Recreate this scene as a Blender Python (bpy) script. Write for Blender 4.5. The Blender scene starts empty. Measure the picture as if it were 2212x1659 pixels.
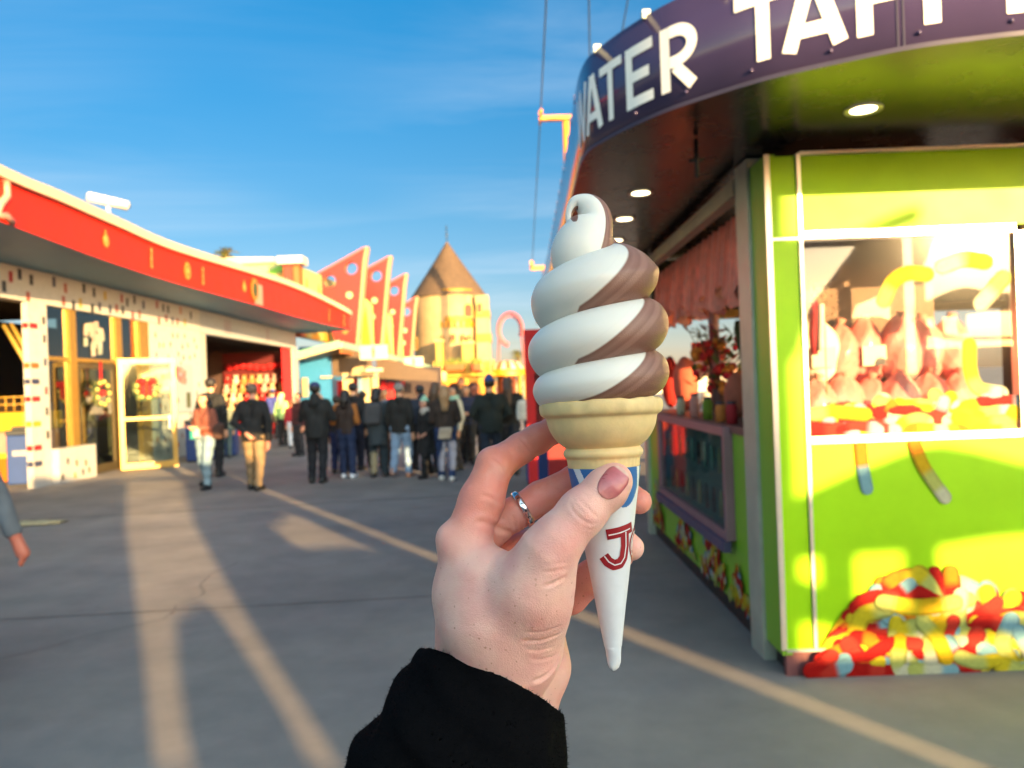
import bpy, math, random
import numpy as np
from mathutils import Vector, Matrix
from mathutils.geometry import tessellate_polygon
R = math.radians
random.seed(7)
rng = np.random.default_rng(7)
sc = bpy.context.scene
COL = sc.collection

# ------------------------------------------------------------------ camera
FPX, ROLL, EYE = 1661.0, .037, 1.62          # focal length in 2212-wide units, camera roll, eye height
cr_, sr_ = math.cos(ROLL), math.sin(ROLL)
cd = bpy.data.cameras.new('camera')
cam = bpy.data.objects.new('camera', cd)
COL.objects.link(cam)
cd.sensor_width = 36
cd.lens = 36 * FPX / 2212
cd.clip_start, cd.clip_end = .02, 3000
cam.matrix_world = Matrix(((cr_, sr_, 0, 0), (0, 0, -1, 0), (-sr_, cr_, 0, EYE), (0, 0, 0, 1)))
cd.dof.use_dof = True
cd.dof.focus_distance = .392
cd.dof.aperture_fstop = 13.5
cd.dof.aperture_blades = 0
sc.camera = cam

# ------------------------------------------------------------------ light
SUN = Vector((.615, -1, .187)).normalized()
SUN_EL = math.asin(SUN.z)
SUN_AZ = math.atan2(SUN.x, SUN.y)
w = bpy.data.worlds.new('World')
sc.world = w
w.use_nodes = True
nt = w.node_tree
for n in list(nt.nodes): nt.nodes.remove(n)
def wn(t, **k):
    n = nt.nodes.new(t)
    for a, b in k.items(): setattr(n, a, b)
    return n
out = wn('ShaderNodeOutputWorld')
bg = wn('ShaderNodeBackground')
bg.inputs['Strength'].default_value = .0505
sky = wn('ShaderNodeTexSky', sky_type='NISHITA')
sky.sun_disc = False
sky.sun_elevation = SUN_EL
sky.sun_rotation = SUN_AZ
sky.altitude = 0
sky.air_density = 1.0
sky.dust_density = .3
sky.ozone_density = 3.0
tc = wn('ShaderNodeTexCoord')
sp = wn('ShaderNodeSeparateXYZ')
nt.links.new(tc.outputs['Generated'], sp.inputs[0])
mx = wn('ShaderNodeMath', operation='MAXIMUM'); mx.inputs[1].default_value = .04
nt.links.new(sp.outputs['Z'], mx.inputs[0])
ad = wn('ShaderNodeMath', operation='ADD'); ad.inputs[1].default_value = .12
nt.links.new(mx.outputs[0], ad.inputs[0])
dx = wn('ShaderNodeMath', operation='DIVIDE'); dy = wn('ShaderNodeMath', operation='DIVIDE')
nt.links.new(sp.outputs['X'], dx.inputs[0]); nt.links.new(ad.outputs[0], dx.inputs[1])
nt.links.new(sp.outputs['Y'], dy.inputs[0]); nt.links.new(ad.outputs[0], dy.inputs[1])
cb = wn('ShaderNodeCombineXYZ')
nt.links.new(dx.outputs[0], cb.inputs[0]); nt.links.new(dy.outputs[0], cb.inputs[1])
mp = wn('ShaderNodeMapping')
mp.inputs['Rotation'].default_value = (0, 0, R(-62))
mp.inputs['Scale'].default_value = (.55, 1.9, 1)
nt.links.new(cb.outputs[0], mp.inputs[0])
nz = wn('ShaderNodeTexNoise')
nz.inputs['Scale'].default_value = .8; nz.inputs['Detail'].default_value = 7; nz.inputs['Roughness'].default_value = .62
nz.inputs['Distortion'].default_value = .6
nt.links.new(mp.outputs[0], nz.inputs['Vector'])
nz2 = wn('ShaderNodeTexNoise'); nz2.inputs['Scale'].default_value = .42; nz2.inputs['Detail'].default_value = 2
nt.links.new(cb.outputs[0], nz2.inputs['Vector'])
mr = wn('ShaderNodeMapRange'); mr.inputs[1].default_value = .43; mr.inputs[2].default_value = .78
nt.links.new(nz.outputs['Fac'], mr.inputs[0])
mr2 = wn('ShaderNodeMapRange'); mr2.inputs[1].default_value = .40; mr2.inputs[2].default_value = .62
nt.links.new(nz2.outputs['Fac'], mr2.inputs[0])
ml = wn('ShaderNodeMath', operation='MULTIPLY')
nt.links.new(mr.outputs[0], ml.inputs[0]); nt.links.new(mr2.outputs[0], ml.inputs[1])
ml2 = wn('ShaderNodeMath', operation='MULTIPLY'); ml2.inputs[1].default_value = .62
nt.links.new(ml.outputs[0], ml2.inputs[0])
mc = wn('ShaderNodeMix', data_type='RGBA')
nt.links.new(ml2.outputs[0], mc.inputs[0])
tint = wn('ShaderNodeMix', data_type='RGBA'); tint.blend_type = 'MULTIPLY'; tint.inputs[0].default_value = 1
ramp = wn('ShaderNodeValToRGB'); ramp.color_ramp.elements[0].position = .02; ramp.color_ramp.elements[1].position = .46
ramp.color_ramp.elements[0].color = (.85, .64, .65, 1); ramp.color_ramp.elements[1].color = (.09, .80, 1.0, 1)
el = ramp.color_ramp.elements.new(.22); el.color = (.44, .68, .74, 1)
nt.links.new(sp.outputs['Z'], ramp.inputs[0])
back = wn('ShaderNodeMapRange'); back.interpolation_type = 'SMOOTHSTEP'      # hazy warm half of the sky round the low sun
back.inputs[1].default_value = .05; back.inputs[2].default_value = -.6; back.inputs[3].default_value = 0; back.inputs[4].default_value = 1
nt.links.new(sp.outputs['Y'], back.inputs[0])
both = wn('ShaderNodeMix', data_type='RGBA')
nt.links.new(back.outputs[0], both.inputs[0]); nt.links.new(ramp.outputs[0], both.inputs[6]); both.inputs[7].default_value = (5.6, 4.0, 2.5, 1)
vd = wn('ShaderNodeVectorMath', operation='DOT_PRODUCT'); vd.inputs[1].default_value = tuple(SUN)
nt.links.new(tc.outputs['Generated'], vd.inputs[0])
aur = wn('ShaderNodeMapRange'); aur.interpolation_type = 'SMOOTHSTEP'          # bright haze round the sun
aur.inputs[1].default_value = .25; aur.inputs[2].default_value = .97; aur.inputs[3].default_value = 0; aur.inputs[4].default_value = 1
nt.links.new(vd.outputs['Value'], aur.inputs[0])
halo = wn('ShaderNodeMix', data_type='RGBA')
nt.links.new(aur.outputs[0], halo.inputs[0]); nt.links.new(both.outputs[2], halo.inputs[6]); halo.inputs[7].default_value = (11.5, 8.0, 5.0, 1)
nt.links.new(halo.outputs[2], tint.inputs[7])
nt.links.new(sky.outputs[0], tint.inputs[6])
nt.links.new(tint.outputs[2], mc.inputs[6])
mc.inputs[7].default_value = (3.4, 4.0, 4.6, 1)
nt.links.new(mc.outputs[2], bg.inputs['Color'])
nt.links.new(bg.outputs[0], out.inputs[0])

sl = bpy.data.lights.new('sun', 'SUN')
sl.energy = 5.0
sl.angle = R(.42)
sl.color = (1, .65, .28)
so = bpy.data.objects.new('sun', sl)
COL.objects.link(so)
so.rotation_euler = SUN.to_track_quat('Z', 'Y').to_euler()

vs = sc.view_settings
vs.view_transform = 'Standard'
vs.look = 'None'
vs.exposure = 2.24
vs.gamma = 1
vs.use_curve_mapping = False
cy = sc.cycles
cy.use_denoising = True
cy.denoiser = 'OPENIMAGEDENOISE'
cy.sample_clamp_indirect = 10
cy.blur_glossy = .6
cy.caustics_reflective = True
cy.caustics_refractive = False
cy.max_bounces = 8
cy.transparent_max_bounces = 12

# ------------------------------------------------------------------ helpers: pixels of the reference to points
def ray(u, v):
    x = (u - 1106) / FPX; y = -(v - 829.5) / FPX
    return x * cr_ + y * sr_, -x * sr_ + y * cr_
def at(u, v, Y):
    x, z = ray(u, v)
    return np.array([x * Y, Y, EYE + z * Y])
def on_z(u, v, z0):
    x, z = ray(u, v)
    Y = (z0 - EYE) / z
    return np.array([x * Y, Y, z0])
def on_x(u, v, x0):
    x, z = ray(u, v)
    Y = x0 / x
    return np.array([x0, Y, EYE + z * Y])
def V3(p): return np.asarray(p, float)

# ------------------------------------------------------------------ helpers: materials
def mat(name, col=(.5, .5, .5), rough=.6, metal=0., spec=.5, vary=.12, nscale=6., bump=0., bscale=60., attr=False,
        emit=0., sss=0., coat=0., sssr=(1, .35, .2), ssss=.004, sheen=0., bdist=.002, scale=1.):
    m = bpy.data.materials.new(name)
    m.use_nodes = True
    t = m.node_tree
    b = t.nodes['Principled BSDF']
    c4 = (*col, 1)
    b.inputs['Roughness'].default_value = rough
    b.inputs['Metallic'].default_value = metal
    b.inputs['Specular IOR Level'].default_value = spec
    b.inputs['Coat Weight'].default_value = coat
    b.inputs['Coat Roughness'].default_value = .1
    if sheen: b.inputs['Sheen Weight'].default_value = sheen
    if sss:
        b.inputs['Subsurface Weight'].default_value = sss
        b.inputs['Subsurface Radius'].default_value = sssr
        b.inputs['Subsurface Scale'].default_value = ssss
    if attr:
        a = t.nodes.new('ShaderNodeVertexColor'); a.layer_name = 'Col'
        src = a.outputs['Color']
        if scale != 1:
            sx = t.nodes.new('ShaderNodeMix'); sx.data_type = 'RGBA'; sx.blend_type = 'MULTIPLY'; sx.inputs[0].default_value = 1
            sx.inputs[7].default_value = (scale, scale, scale, 1)
            t.links.new(src, sx.inputs[6]); src = sx.outputs[2]
    else:
        a = t.nodes.new('ShaderNodeRGB'); a.outputs[0].default_value = c4
        src = a.outputs[0]
    tcn = t.nodes.new('ShaderNodeTexCoord')
    if vary:
        n = t.nodes.new('ShaderNodeTexNoise'); n.inputs['Scale'].default_value = nscale
        n.inputs['Detail'].default_value = 5; n.inputs['Roughness'].default_value = .6
        t.links.new(tcn.outputs['Object'], n.inputs['Vector'])
        r = t.nodes.new('ShaderNodeMapRange')
        r.inputs[1].default_value = .3; r.inputs[2].default_value = .7
        r.inputs[3].default_value = 1 - vary; r.inputs[4].default_value = 1 + vary
        t.links.new(n.outputs['Fac'], r.inputs[0])
        x = t.nodes.new('ShaderNodeMix'); x.data_type = 'RGBA'; x.blend_type = 'MULTIPLY'; x.inputs[0].default_value = 1
        t.links.new(src, x.inputs[6]); t.links.new(r.outputs[0], x.inputs[7])
        src = x.outputs[2]
        rr = t.nodes.new('ShaderNodeMapRange')
        rr.inputs[3].default_value = max(0, rough - .08); rr.inputs[4].default_value = min(1, rough + .08)
        t.links.new(n.outputs['Fac'], rr.inputs[0]); t.links.new(rr.outputs[0], b.inputs['Roughness'])
    t.links.new(src, b.inputs['Base Color'])
    if bump:
        n2 = t.nodes.new('ShaderNodeTexNoise'); n2.inputs['Scale'].default_value = bscale; n2.inputs['Detail'].default_value = 4
        t.links.new(tcn.outputs['Object'], n2.inputs['Vector'])
        bp = t.nodes.new('ShaderNodeBump'); bp.inputs['Strength'].default_value = bump; bp.inputs['Distance'].default_value = bdist
        t.links.new(n2.outputs['Fac'], bp.inputs['Height']); t.links.new(bp.outputs[0], b.inputs['Normal'])
    if emit:
        b.inputs['Emission Color'].default_value = c4
        b.inputs['Emission Strength'].default_value = emit
    return m

def glass(name, refl=.12, rough=.03, tint=(.9, .95, .93), rough2=None, f2=.3, blend=.25):
    m = bpy.data.materials.new(name); m.use_nodes = True
    t = m.node_tree
    for n in list(t.nodes): t.nodes.remove(n)
    o = t.nodes.new('ShaderNodeOutputMaterial')
    tr = t.nodes.new('ShaderNodeBsdfTransparent'); tr.inputs[0].default_value = (*tint, 1)
    g = t.nodes.new('ShaderNodeBsdfGlossy'); g.inputs['Roughness'].default_value = rough
    g.inputs[0].default_value = (1, 1, 1, 1)
    gs = g.outputs[0]
    if rough2:
        g2 = t.nodes.new('ShaderNodeBsdfGlossy'); g2.inputs['Roughness'].default_value = rough2
        mm = t.nodes.new('ShaderNodeMixShader'); mm.inputs[0].default_value = f2
        t.links.new(gs, mm.inputs[1]); t.links.new(g2.outputs[0], mm.inputs[2]); gs = mm.outputs[0]
    lw = t.nodes.new('ShaderNodeLayerWeight'); lw.inputs[0].default_value = blend
    mr_ = t.nodes.new('ShaderNodeMapRange'); mr_.inputs[3].default_value = refl; mr_.inputs[4].default_value = 1
    t.links.new(lw.outputs['Fresnel'], mr_.inputs[0])
    mxs = t.nodes.new('ShaderNodeMixShader')
    ge = t.nodes.new('ShaderNodeNewGeometry'); inv = t.nodes.new('ShaderNodeMath'); inv.operation = 'SUBTRACT'; inv.inputs[0].default_value = 1
    t.links.new(ge.outputs['Backfacing'], inv.inputs[1])
    mf = t.nodes.new('ShaderNodeMath'); mf.operation = 'MULTIPLY'       # the inner face of the pane only transmits
    t.links.new(mr_.outputs[0], mf.inputs[0]); t.links.new(inv.outputs[0], mf.inputs[1])
    t.links.new(mf.outputs[0], mxs.inputs[0]); t.links.new(tr.outputs[0], mxs.inputs[1]); t.links.new(gs, mxs.inputs[2])
    t.links.new(mxs.outputs[0], o.inputs[0])
    return m

def lin(r, g, b):
    f = lambda c: (c / 255 / 12.92) if c / 255 < .04045 else ((c / 255 + .055) / 1.055) ** 2.4
    return (f(r), f(g), f(b))

# ------------------------------------------------------------------ helpers: objects
def tag(o, label=None, cat=None, group=None, kind=None):
    if label: o['label'] = label
    if cat: o['category'] = cat
    if group: o['group'] = group
    if kind: o['kind'] = kind
    return o
def thing(name, label, cat, loc=(0, 0, 0), group=None):
    o = bpy.data.objects.new(name, None)
    o.empty_display_size = .2
    COL.objects.link(o)
    o.location = loc
    return tag(o, label, cat, group)
def base_of(p):
    v = Vector((0, 0, 0))
    while p is not None:
        v = v + p.location; p = p.parent
    return np.array(v)

class MB:
    def __init__(s): s.v = []; s.f = []; s.c = []; s.sm = []; s.n = 0
    def add(s, vs_, fs, col=(.8, .8, .8), smooth=False, cols=None):
        b = s.n
        for p in vs_: s.v.append((float(p[0]), float(p[1]), float(p[2])))
        s.n += len(vs_)
        for i, f in enumerate(fs):
            s.f.append([b + k for k in f]); s.c.append(cols[i] if cols else col); s.sm.append(smooth)
        return s
    def box(s, x0, x1, y0, y1, z0, z1, col=(.8, .8, .8)):
        vs_ = [(x, y, z) for z in (z0, z1) for y in (y0, y1) for x in (x0, x1)]
        return s.add(vs_, [(0, 2, 3, 1), (4, 5, 7, 6), (0, 1, 5, 4), (2, 6, 7, 3), (0, 4, 6, 2), (1, 3, 7, 5)], col)
    def obox(s, c, ax, ay, az, col=(.8, .8, .8)):
        c, ax, ay, az = map(V3, (c, ax, ay, az))
        vs_ = [c + i * ax + j * ay + k * az for k in (-1, 1) for j in (-1, 1) for i in (-1, 1)]
        return s.add(vs_, [(0, 2, 3, 1), (4, 5, 7, 6), (0, 1, 5, 4), (2, 6, 7, 3), (0, 4, 6, 2), (1, 3, 7, 5)], col)
    def beam(s, a, b, wd, ht, col=(.8, .8, .8), up=(0, 0, 1)):
        a, b = V3(a), V3(b); d = b - a; L = np.linalg.norm(d); d = d / L
        sd = np.cross(d, up); sd /= np.linalg.norm(sd); u = np.cross(sd, d)
        return s.obox((a + b) / 2, d * L / 2, sd * wd / 2, u * ht / 2, col)
    def prism(s, poly, o, ux, uy, n, depth, col=(.8, .8, .8), holes=(), side=None):
        o, ux, uy, n = map(V3, (o, ux, uy, n))
        loops = [list(poly)] + [list(h) for h in holes]
        flat = [p for l in loops for p in l]
        tris = tessellate_polygon([[Vector((p[0], p[1], 0)) for p in l] for l in loops])
        A = [o + ux * p[0] + uy * p[1] for p in flat]
        B = [a + n * depth for a in A]
        s.add(A, [tuple(t) for t in tris], col)
        s.add(B, [tuple(reversed(t)) for t in tris], col)
        k = 0
        for l in loops:
            m_ = len(l)
            q = [A[k + i] for i in range(m_)] + [B[k + i] for i in range(m_)]
            s.add(q, [(i, (i + 1) % m_, m_ + (i + 1) % m_, m_ + i) for i in range(m_)], side or col)
            k += m_
        return s
    def tube(s, pts, rad, n=8, col=(.8, .8, .8), caps=True):
        pts = [V3(p) for p in pts]
        if np.isscalar(rad): rad = [rad] * len(pts)
        vs_ = []; u = None
        for i, p in enumerate(pts):
            d = pts[min(i + 1, len(pts) - 1)] - pts[max(i - 1, 0)]; d = d / (np.linalg.norm(d) + 1e-12)
            if u is None:
                a = np.array([0, 0, 1.]) if abs(d[2]) < .9 else np.array([1., 0, 0])
                u = np.cross(d, a)
            u = u - d * np.dot(u, d); u /= np.linalg.norm(u); v_ = np.cross(d, u)
            for k in range(n):
                t = 2 * math.pi * k / n
                vs_.append(p + rad[i] * (math.cos(t) * u + math.sin(t) * v_))
        fs = [(i * n + k, i * n + (k + 1) % n, (i + 1) * n + (k + 1) % n, (i + 1) * n + k) for i in range(len(pts) - 1) for k in range(n)]
        if caps:
            fs.append(tuple(reversed(range(n)))); fs.append(tuple((len(pts) - 1) * n + k for k in range(n)))
        return s.add(vs_, fs, col, True)
    def lathe(s, prof, o, n=24, col=(.8, .8, .8), axes=None, cols=None):
        o = V3(o)
        ax = axes or (V3((1, 0, 0)), V3((0, 1, 0)), V3((0, 0, 1)))
        vs_ = []
        for r, z in prof:
            for k in range(n):
                t = 2 * math.pi * k / n
                vs_.append(o + ax[0] * r * math.cos(t) + ax[1] * r * math.sin(t) + ax[2] * z)
        fs = []; cl = []
        for i in range(len(prof) - 1):
            for k in range(n):
                fs.append((i * n + k, i * n + (k + 1) % n, (i + 1) * n + (k + 1) % n, (i + 1) * n + k))
                cl.append(cols(i, k) if cols else col)
        return s.add(vs_, fs, col, True, cl)
    def blob(s, c, r, n=12, m_=8, col=(.8, .8, .8), rot=None, jit=0):
        if np.isscalar(r): r = (r, r, r)
        vs_ = []; c = V3(c)
        for i in range(m_ + 1):
            ph = math.pi * i / m_
            for k in range(n):
                t = 2 * math.pi * k / n
                q = np.array([r[0] * math.sin(ph) * math.cos(t), r[1] * math.sin(ph) * math.sin(t), r[2] * math.cos(ph)])
                if jit: q = q * (1 + jit * (random.random() - .5))
                if rot is not None: q = rot @ q
                vs_.append(c + q)
        return s.add(vs_, [(i * n + k, (i + 1) * n + k, (i + 1) * n + (k + 1) % n, i * n + (k + 1) % n) for i in range(m_) for k in range(n)], col, True)
    def build(s, name, material, parent=None, bevel=0., label=None, cat=None, group=None, kind=None):
        me = bpy.data.meshes.new(name)
        off = base_of(parent)
        vv = np.array(s.v) - off if s.v else np.zeros((0, 3))
        me.from_pydata([tuple(p) for p in vv], [], s.f)
        ca = me.color_attributes.new('Col', 'FLOAT_COLOR', 'CORNER')
        arr = np.ones((len(me.loops), 4), np.float32)
        k = 0
        for f, c in zip(s.f, s.c):
            arr[k:k + len(f), :3] = c; k += len(f)
        ca.data.foreach_set('color', arr.ravel())
        me.polygons.foreach_set('use_smooth', s.sm)
        me.validate(); me.update()
        me.materials.append(material)
        o = bpy.data.objects.new(name, me)
        COL.objects.link(o)
        o.parent = parent
        if bevel:
            b = o.modifiers.new('bevel', 'BEVEL'); b.width = bevel; b.segments = 2; b.limit_method = 'ANGLE'
            b.harden_normals = False
        return tag(o, label, cat, group, kind)

def mesh_np(name, verts, quads, material, parent=None, cols=None, smooth=True):
    me = bpy.data.meshes.new(name)
    off = base_of(parent)
    vv = np.asarray(verts) - off
    me.from_pydata(vv.tolist(), [], [list(map(int, q)) for q in quads])
    if cols is not None:
        ca = me.color_attributes.new('Col', 'FLOAT_COLOR', 'POINT')
        a = np.ones((len(vv), 4), np.float32); a[:, :3] = cols
        ca.data.foreach_set('color', a.ravel())
    me.polygons.foreach_set('use_smooth', [smooth] * len(me.polygons))
    me.update()
    me.materials.append(material)
    o = bpy.data.objects.new(name, me)
    COL.objects.link(o)
    o.parent = parent
    return o

# signed distance modelling -> one continuous surface (surface nets)
def cap(P, a, b, ra, rb):
    a = np.asarray(a, np.float32); b = np.asarray(b, np.float32)
    ba = b - a; L = float(ba @ ba) + 1e-12
    pa = P - a
    t = np.clip((pa @ ba) / L, 0, 1)
    d = pa - t[..., None] * ba
    return np.sqrt((d * d).sum(-1)) - (ra + (rb - ra) * t)
def smin(a, b, k):
    h = np.clip(.5 + .5 * (b - a) / k, 0, 1)
    return b + (a - b) * h - k * h * (1 - h)
def chain(P, pts, rad, k):
    d = None
    for i in range(len(pts) - 1):
        e = cap(P, pts[i], pts[i + 1], rad[i], rad[i + 1])
        d = e if d is None else smin(d, e, k)
    return d
def nets(fn, lo, hi, h, refine=1):
    lo = np.asarray(lo, np.float32); hi = np.asarray(hi, np.float32)
    n = np.maximum(np.ceil((hi - lo) / h).astype(int) + 1, 3)
    g = np.stack(np.meshgrid(*[lo[i] + h * np.arange(n[i], dtype=np.float32) for i in range(3)], indexing='ij'), -1)
    D = fn(g).astype(np.float32)
    S = D < 0
    cs = tuple(n - 1)
    cnt = np.zeros(cs, np.float32); acc = np.zeros(cs + (3,), np.float32)
    def sl_(c): return tuple(slice(c[i], cs[i] + c[i]) for i in range(3))
    for ax in range(3):
        for q in range(4):
            a = [0, 0, 0]; o_ = [i for i in range(3) if i != ax]
            a[o_[0]] = q & 1; a[o_[1]] = q >> 1
            b = list(a); b[ax] = 1
            va, vb = D[sl_(a)], D[sl_(b)]
            m = (va < 0) != (vb < 0)
            t = va[m] / (va[m] - vb[m])
            p = np.tile(np.array(a, np.float32), (len(t), 1)); p[:, ax] += t
            acc[m] += p; cnt[m] += 1
    act = cnt > 0
    idx = -np.ones(cs, np.int64); idx[act] = np.arange(act.sum())
    V = lo + h * (np.argwhere(act) + acc[act] / cnt[act][:, None])
    Q = []
    for ax in range(3):
        o1, o2 = (ax + 1) % 3, (ax + 2) % 3
        s0 = [slice(None)] * 3; s1 = [slice(None)] * 3
        s0[ax] = slice(0, n[ax] - 1); s1[ax] = slice(1, n[ax])
        for o_ in (o1, o2): s0[o_] = slice(1, n[o_] - 1); s1[o_] = slice(1, n[o_] - 1)
        A, B = S[tuple(s0)], S[tuple(s1)]
        m = np.argwhere(A != B)
        if not len(m): continue
        flip = A[tuple(m.T)]
        m[:, o1] += 1; m[:, o2] += 1
        def ci(d1, d2):
            k = m.copy(); k[:, o1] += d1; k[:, o2] += d2
            return idx[tuple(k.T)]
        q = np.stack([ci(-1, -1), ci(0, -1), ci(0, 0), ci(-1, 0)], 1)
        q[~flip] = q[~flip][:, ::-1]
        Q.append(q)
    Q = np.concatenate(Q)
    for _ in range(refine):
        N = grad(fn, V, h * .5)
        V = V - N * fn(V.astype(np.float32))[:, None] * .9
    return V, Q
def grad(fn, V, e):
    G = np.zeros((len(V), 3), np.float32); V = V.astype(np.float32)
    for i in range(3):
        d = np.zeros(3, np.float32); d[i] = e
        G[:, i] = fn(V + d) - fn(V - d)
    return G / (np.linalg.norm(G, axis=1)[:, None] + 1e-9)
def catmull(P, n=12):
    P = np.asarray(P, float); Q = np.vstack([2 * P[0] - P[1], P, 2 * P[-1] - P[-2]]); o = []
    for i in range(1, len(Q) - 2):
        a, b, c, d = Q[i - 1], Q[i], Q[i + 1], Q[i + 2]
        for t in np.linspace(0, 1, n, endpoint=False):
            o.append(.5 * (2 * b + (c - a) * t + (2 * a - 5 * b + 4 * c - d) * t * t + (3 * b - a - 3 * c + d) * t ** 3))
    o.append(P[-1])
    return np.array(o)

# ------------------------------------------------------------------ ground
def ground_mat():
    m = bpy.data.materials.new('plaza_concrete'); m.use_nodes = True
    t = m.node_tree; b = t.nodes['Principled BSDF']
    tc_ = t.nodes.new('ShaderNodeTexCoord')
    def noise(sc_, det, ro=.6):
        n = t.nodes.new('ShaderNodeTexNoise'); n.inputs['Scale'].default_value = sc_; n.inputs['Detail'].default_value = det
        n.inputs['Roughness'].default_value = ro
        t.links.new(tc_.outputs['Object'], n.inputs['Vector']); return n.outputs['Fac']
    def rng_(s_, a, b_, c, d):
        r = t.nodes.new('ShaderNodeMapRange'); r.inputs[1].default_value = a; r.inputs[2].default_value = b_
        r.inputs[3].default_value = c; r.inputs[4].default_value = d
        t.links.new(s_, r.inputs[0]); return r.outputs[0]
    def mul(a, b_):
        x = t.nodes.new('ShaderNodeMath'); x.operation = 'MULTIPLY'; t.links.new(a, x.inputs[0]); t.links.new(b_, x.inputs[1]); return x.outputs[0]
    k = mul(mul(rng_(noise(.35, 6), .3, .7, .78, 1.22), rng_(noise(2.6, 6, .7), .3, .7, .90, 1.10)), rng_(noise(260, 2), .25, .75, .84, 1.16))
    vo = t.nodes.new('ShaderNodeTexVoronoi'); vo.inputs['Scale'].default_value = 1.3
    t.links.new(tc_.outputs['Object'], vo.inputs['Vector'])
    k = mul(k, rng_(vo.outputs['Distance'], .014, .03, .45, 1))
    rgb = t.nodes.new('ShaderNodeMix'); rgb.data_type = 'RGBA'
    rgb.inputs[6].default_value = (.182, .166, .158, 1); rgb.inputs[7].default_value = (.235, .21, .188, 1)
    t.links.new(rng_(noise(.8, 4), .35, .65, 0, 1), rgb.inputs[0])
    x = t.nodes.new('ShaderNodeMix'); x.data_type = 'RGBA'; x.blend_type = 'MULTIPLY'; x.inputs[0].default_value = 1
    t.links.new(rgb.outputs[2], x.inputs[6]); t.links.new(k, x.inputs[7])
    t.links.new(x.outputs[2], b.inputs['Base Color'])
    t.links.new(rng_(noise(1.5, 4), .3, .7, .62, .85), b.inputs['Roughness'])
    b.inputs['Specular IOR Level'].default_value = .35
    bp = t.nodes.new('ShaderNodeBump'); bp.inputs['Strength'].default_value = .35; bp.inputs['Distance'].default_value = .004
    t.links.new(noise(190, 3), bp.inputs['Height']); t.links.new(bp.outputs[0], b.inputs['Normal'])
    return m
GM = ground_mat()
MB().add([(-900, -300, 0), (900, -300, 0), (900, 1800, 0), (-900, 1800, 0)], [(0, 1, 2, 3)]).build('ground', GM, kind='structure')
jm = mat('joint_filler', (.05, .05, .05), .9)
j = MB()
def groove(a, b, wd=.012):
    a = np.array([a[0], a[1]]); b = np.array([b[0], b[1]]); d = (b - a) / np.linalg.norm(b - a); n = np.array([-d[1], d[0]]) * wd / 2
    j.add([(*(a - n), .004), (*(b - n), .004), (*(b + n), .004), (*(a + n), .004)], [(0, 1, 2, 3)])
groove(on_z(1202, 1500, 0), on_z(1216, 1700, 0), .012)
groove(on_z(1202, 1500, 0), (.28, 30), .010)
groove((-9, 10.2), (1.2, 11.6), .03)
groove((-9, 5.4), (.1, 6.0), .012)
def crack(pts, wd=.006):
    P = [np.array(p, float) for p in pts]
    for it in range(4):
        N = []
        for a, b in zip(P[:-1], P[1:]):
            l = np.linalg.norm(b - a); N += [a, (a + b) / 2 + np.array([random.uniform(-1, 1), random.uniform(-1, 1)]) * l * .11]
        P = N + [P[-1]]
    for a, b in zip(P[:-1], P[1:]): groove(a, b, wd * random.uniform(.5, 1.4))
crack([(-3.6, 4.6), (-2.6, 5.6), (-2.7, 7.4)], .005); crack([(.9, 2.6), (1.3, 3.0), (1.9, 3.1)], .003)
j.build('pavement_joints', jm, kind='structure')

# ------------------------------------------------------------------ palette
WHITE = mat('white_paint', (.47, .45, .41), .5, vary=.06)
CREAM = mat('cream_paint', (.78, .70, .55), .5, vary=.08)
RED = mat('red_paint', (.48, .014, .002), .45, spec=.25, vary=.12, nscale=2)
BRIGHTRED = mat('bright_red_cloth', (.55, .008, .012), .7)
GOLD = mat('gold_frame', (.35, .20, .04), .35, .55, vary=.1)
YELLOW = mat('yellow_paint', (.80, .50, .04), .45, vary=.1)
ORANGE = mat('orange_paint', (.72, .22, .03), .5)
LIME = mat('lime_paint', (.62, .72, .22), .5, vary=.06)
PRINT = mat('printed_colours', scale=.49, rough=.45, attr=True, vary=.08, nscale=20)
CLOTH = mat('dyed_cloth', scale=.58, rough=.85, attr=True, vary=.18, nscale=9, bump=.3, bscale=40)
PAINTED = mat('painted_wood', scale=.46, rough=.5, attr=True, vary=.08)
BLACK = mat('black_rubber', (.012, .012, .012), .6)
DARKWOOD = mat('dark_interior', (.05, .033, .022), .7)
GREYMETAL = mat('grey_metal', (.42, .44, .36), .42, .25, vary=.12)
SHOPGLASS = glass('shop_glass', .10, .015, (.62, .68, .66))
DOORGLASS = glass('door_glass', .16, .05, (.75, .82, .76))

# ------------------------------------------------------------------ left building: long storefront
XW = -9.0
lb = thing('storefront_building', 'long white mosaic storefront with a sweeping red canopy along the left', 'building', (XW, 14, 0))
TILEC = [lin(190, 30, 40), lin(40, 42, 60), lin(232, 190, 40), lin(225, 120, 40), lin(60, 70, 110), lin(30, 40, 45), lin(200, 90, 70)]
def tiles(mb, X, y0, y1, z0, z1, wdt=.11, hgt=.2, sy=.36, sz=.29, p=.62):
    z = z0 + .12; row = 0
    while z < z1 - .2:
        y = y0 + .1 + (row % 2) * sy * .5
        while y < y1 - .12:
            if random.random() < p:
                yy = y + random.uniform(-.08, .08); zz = z + random.uniform(-.06, .06)
                mb.add([(X, yy, zz), (X, yy + wdt, zz), (X, yy + wdt, zz + hgt), (X, yy, zz + hgt)], [(0, 1, 2, 3)], random.choice(TILEC))
            y += sy
        z += sz; row += 1
WC = (.82, .79, .74)
m = MB()
m.box(XW - .3, XW, 9, 22.35, 3.5, 4.12, WC)
m.box(XW - .12, XW - .005, 19.2, 22.35, 0, 3.495, WC)
tiles(m, XW + .004, 9.2, 22.2, 3.42, 4.10)
tiles(m, XW + .004, 19.2, 22.3, .1, 3.45, .07, .13, .34, .27, .6)
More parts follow.
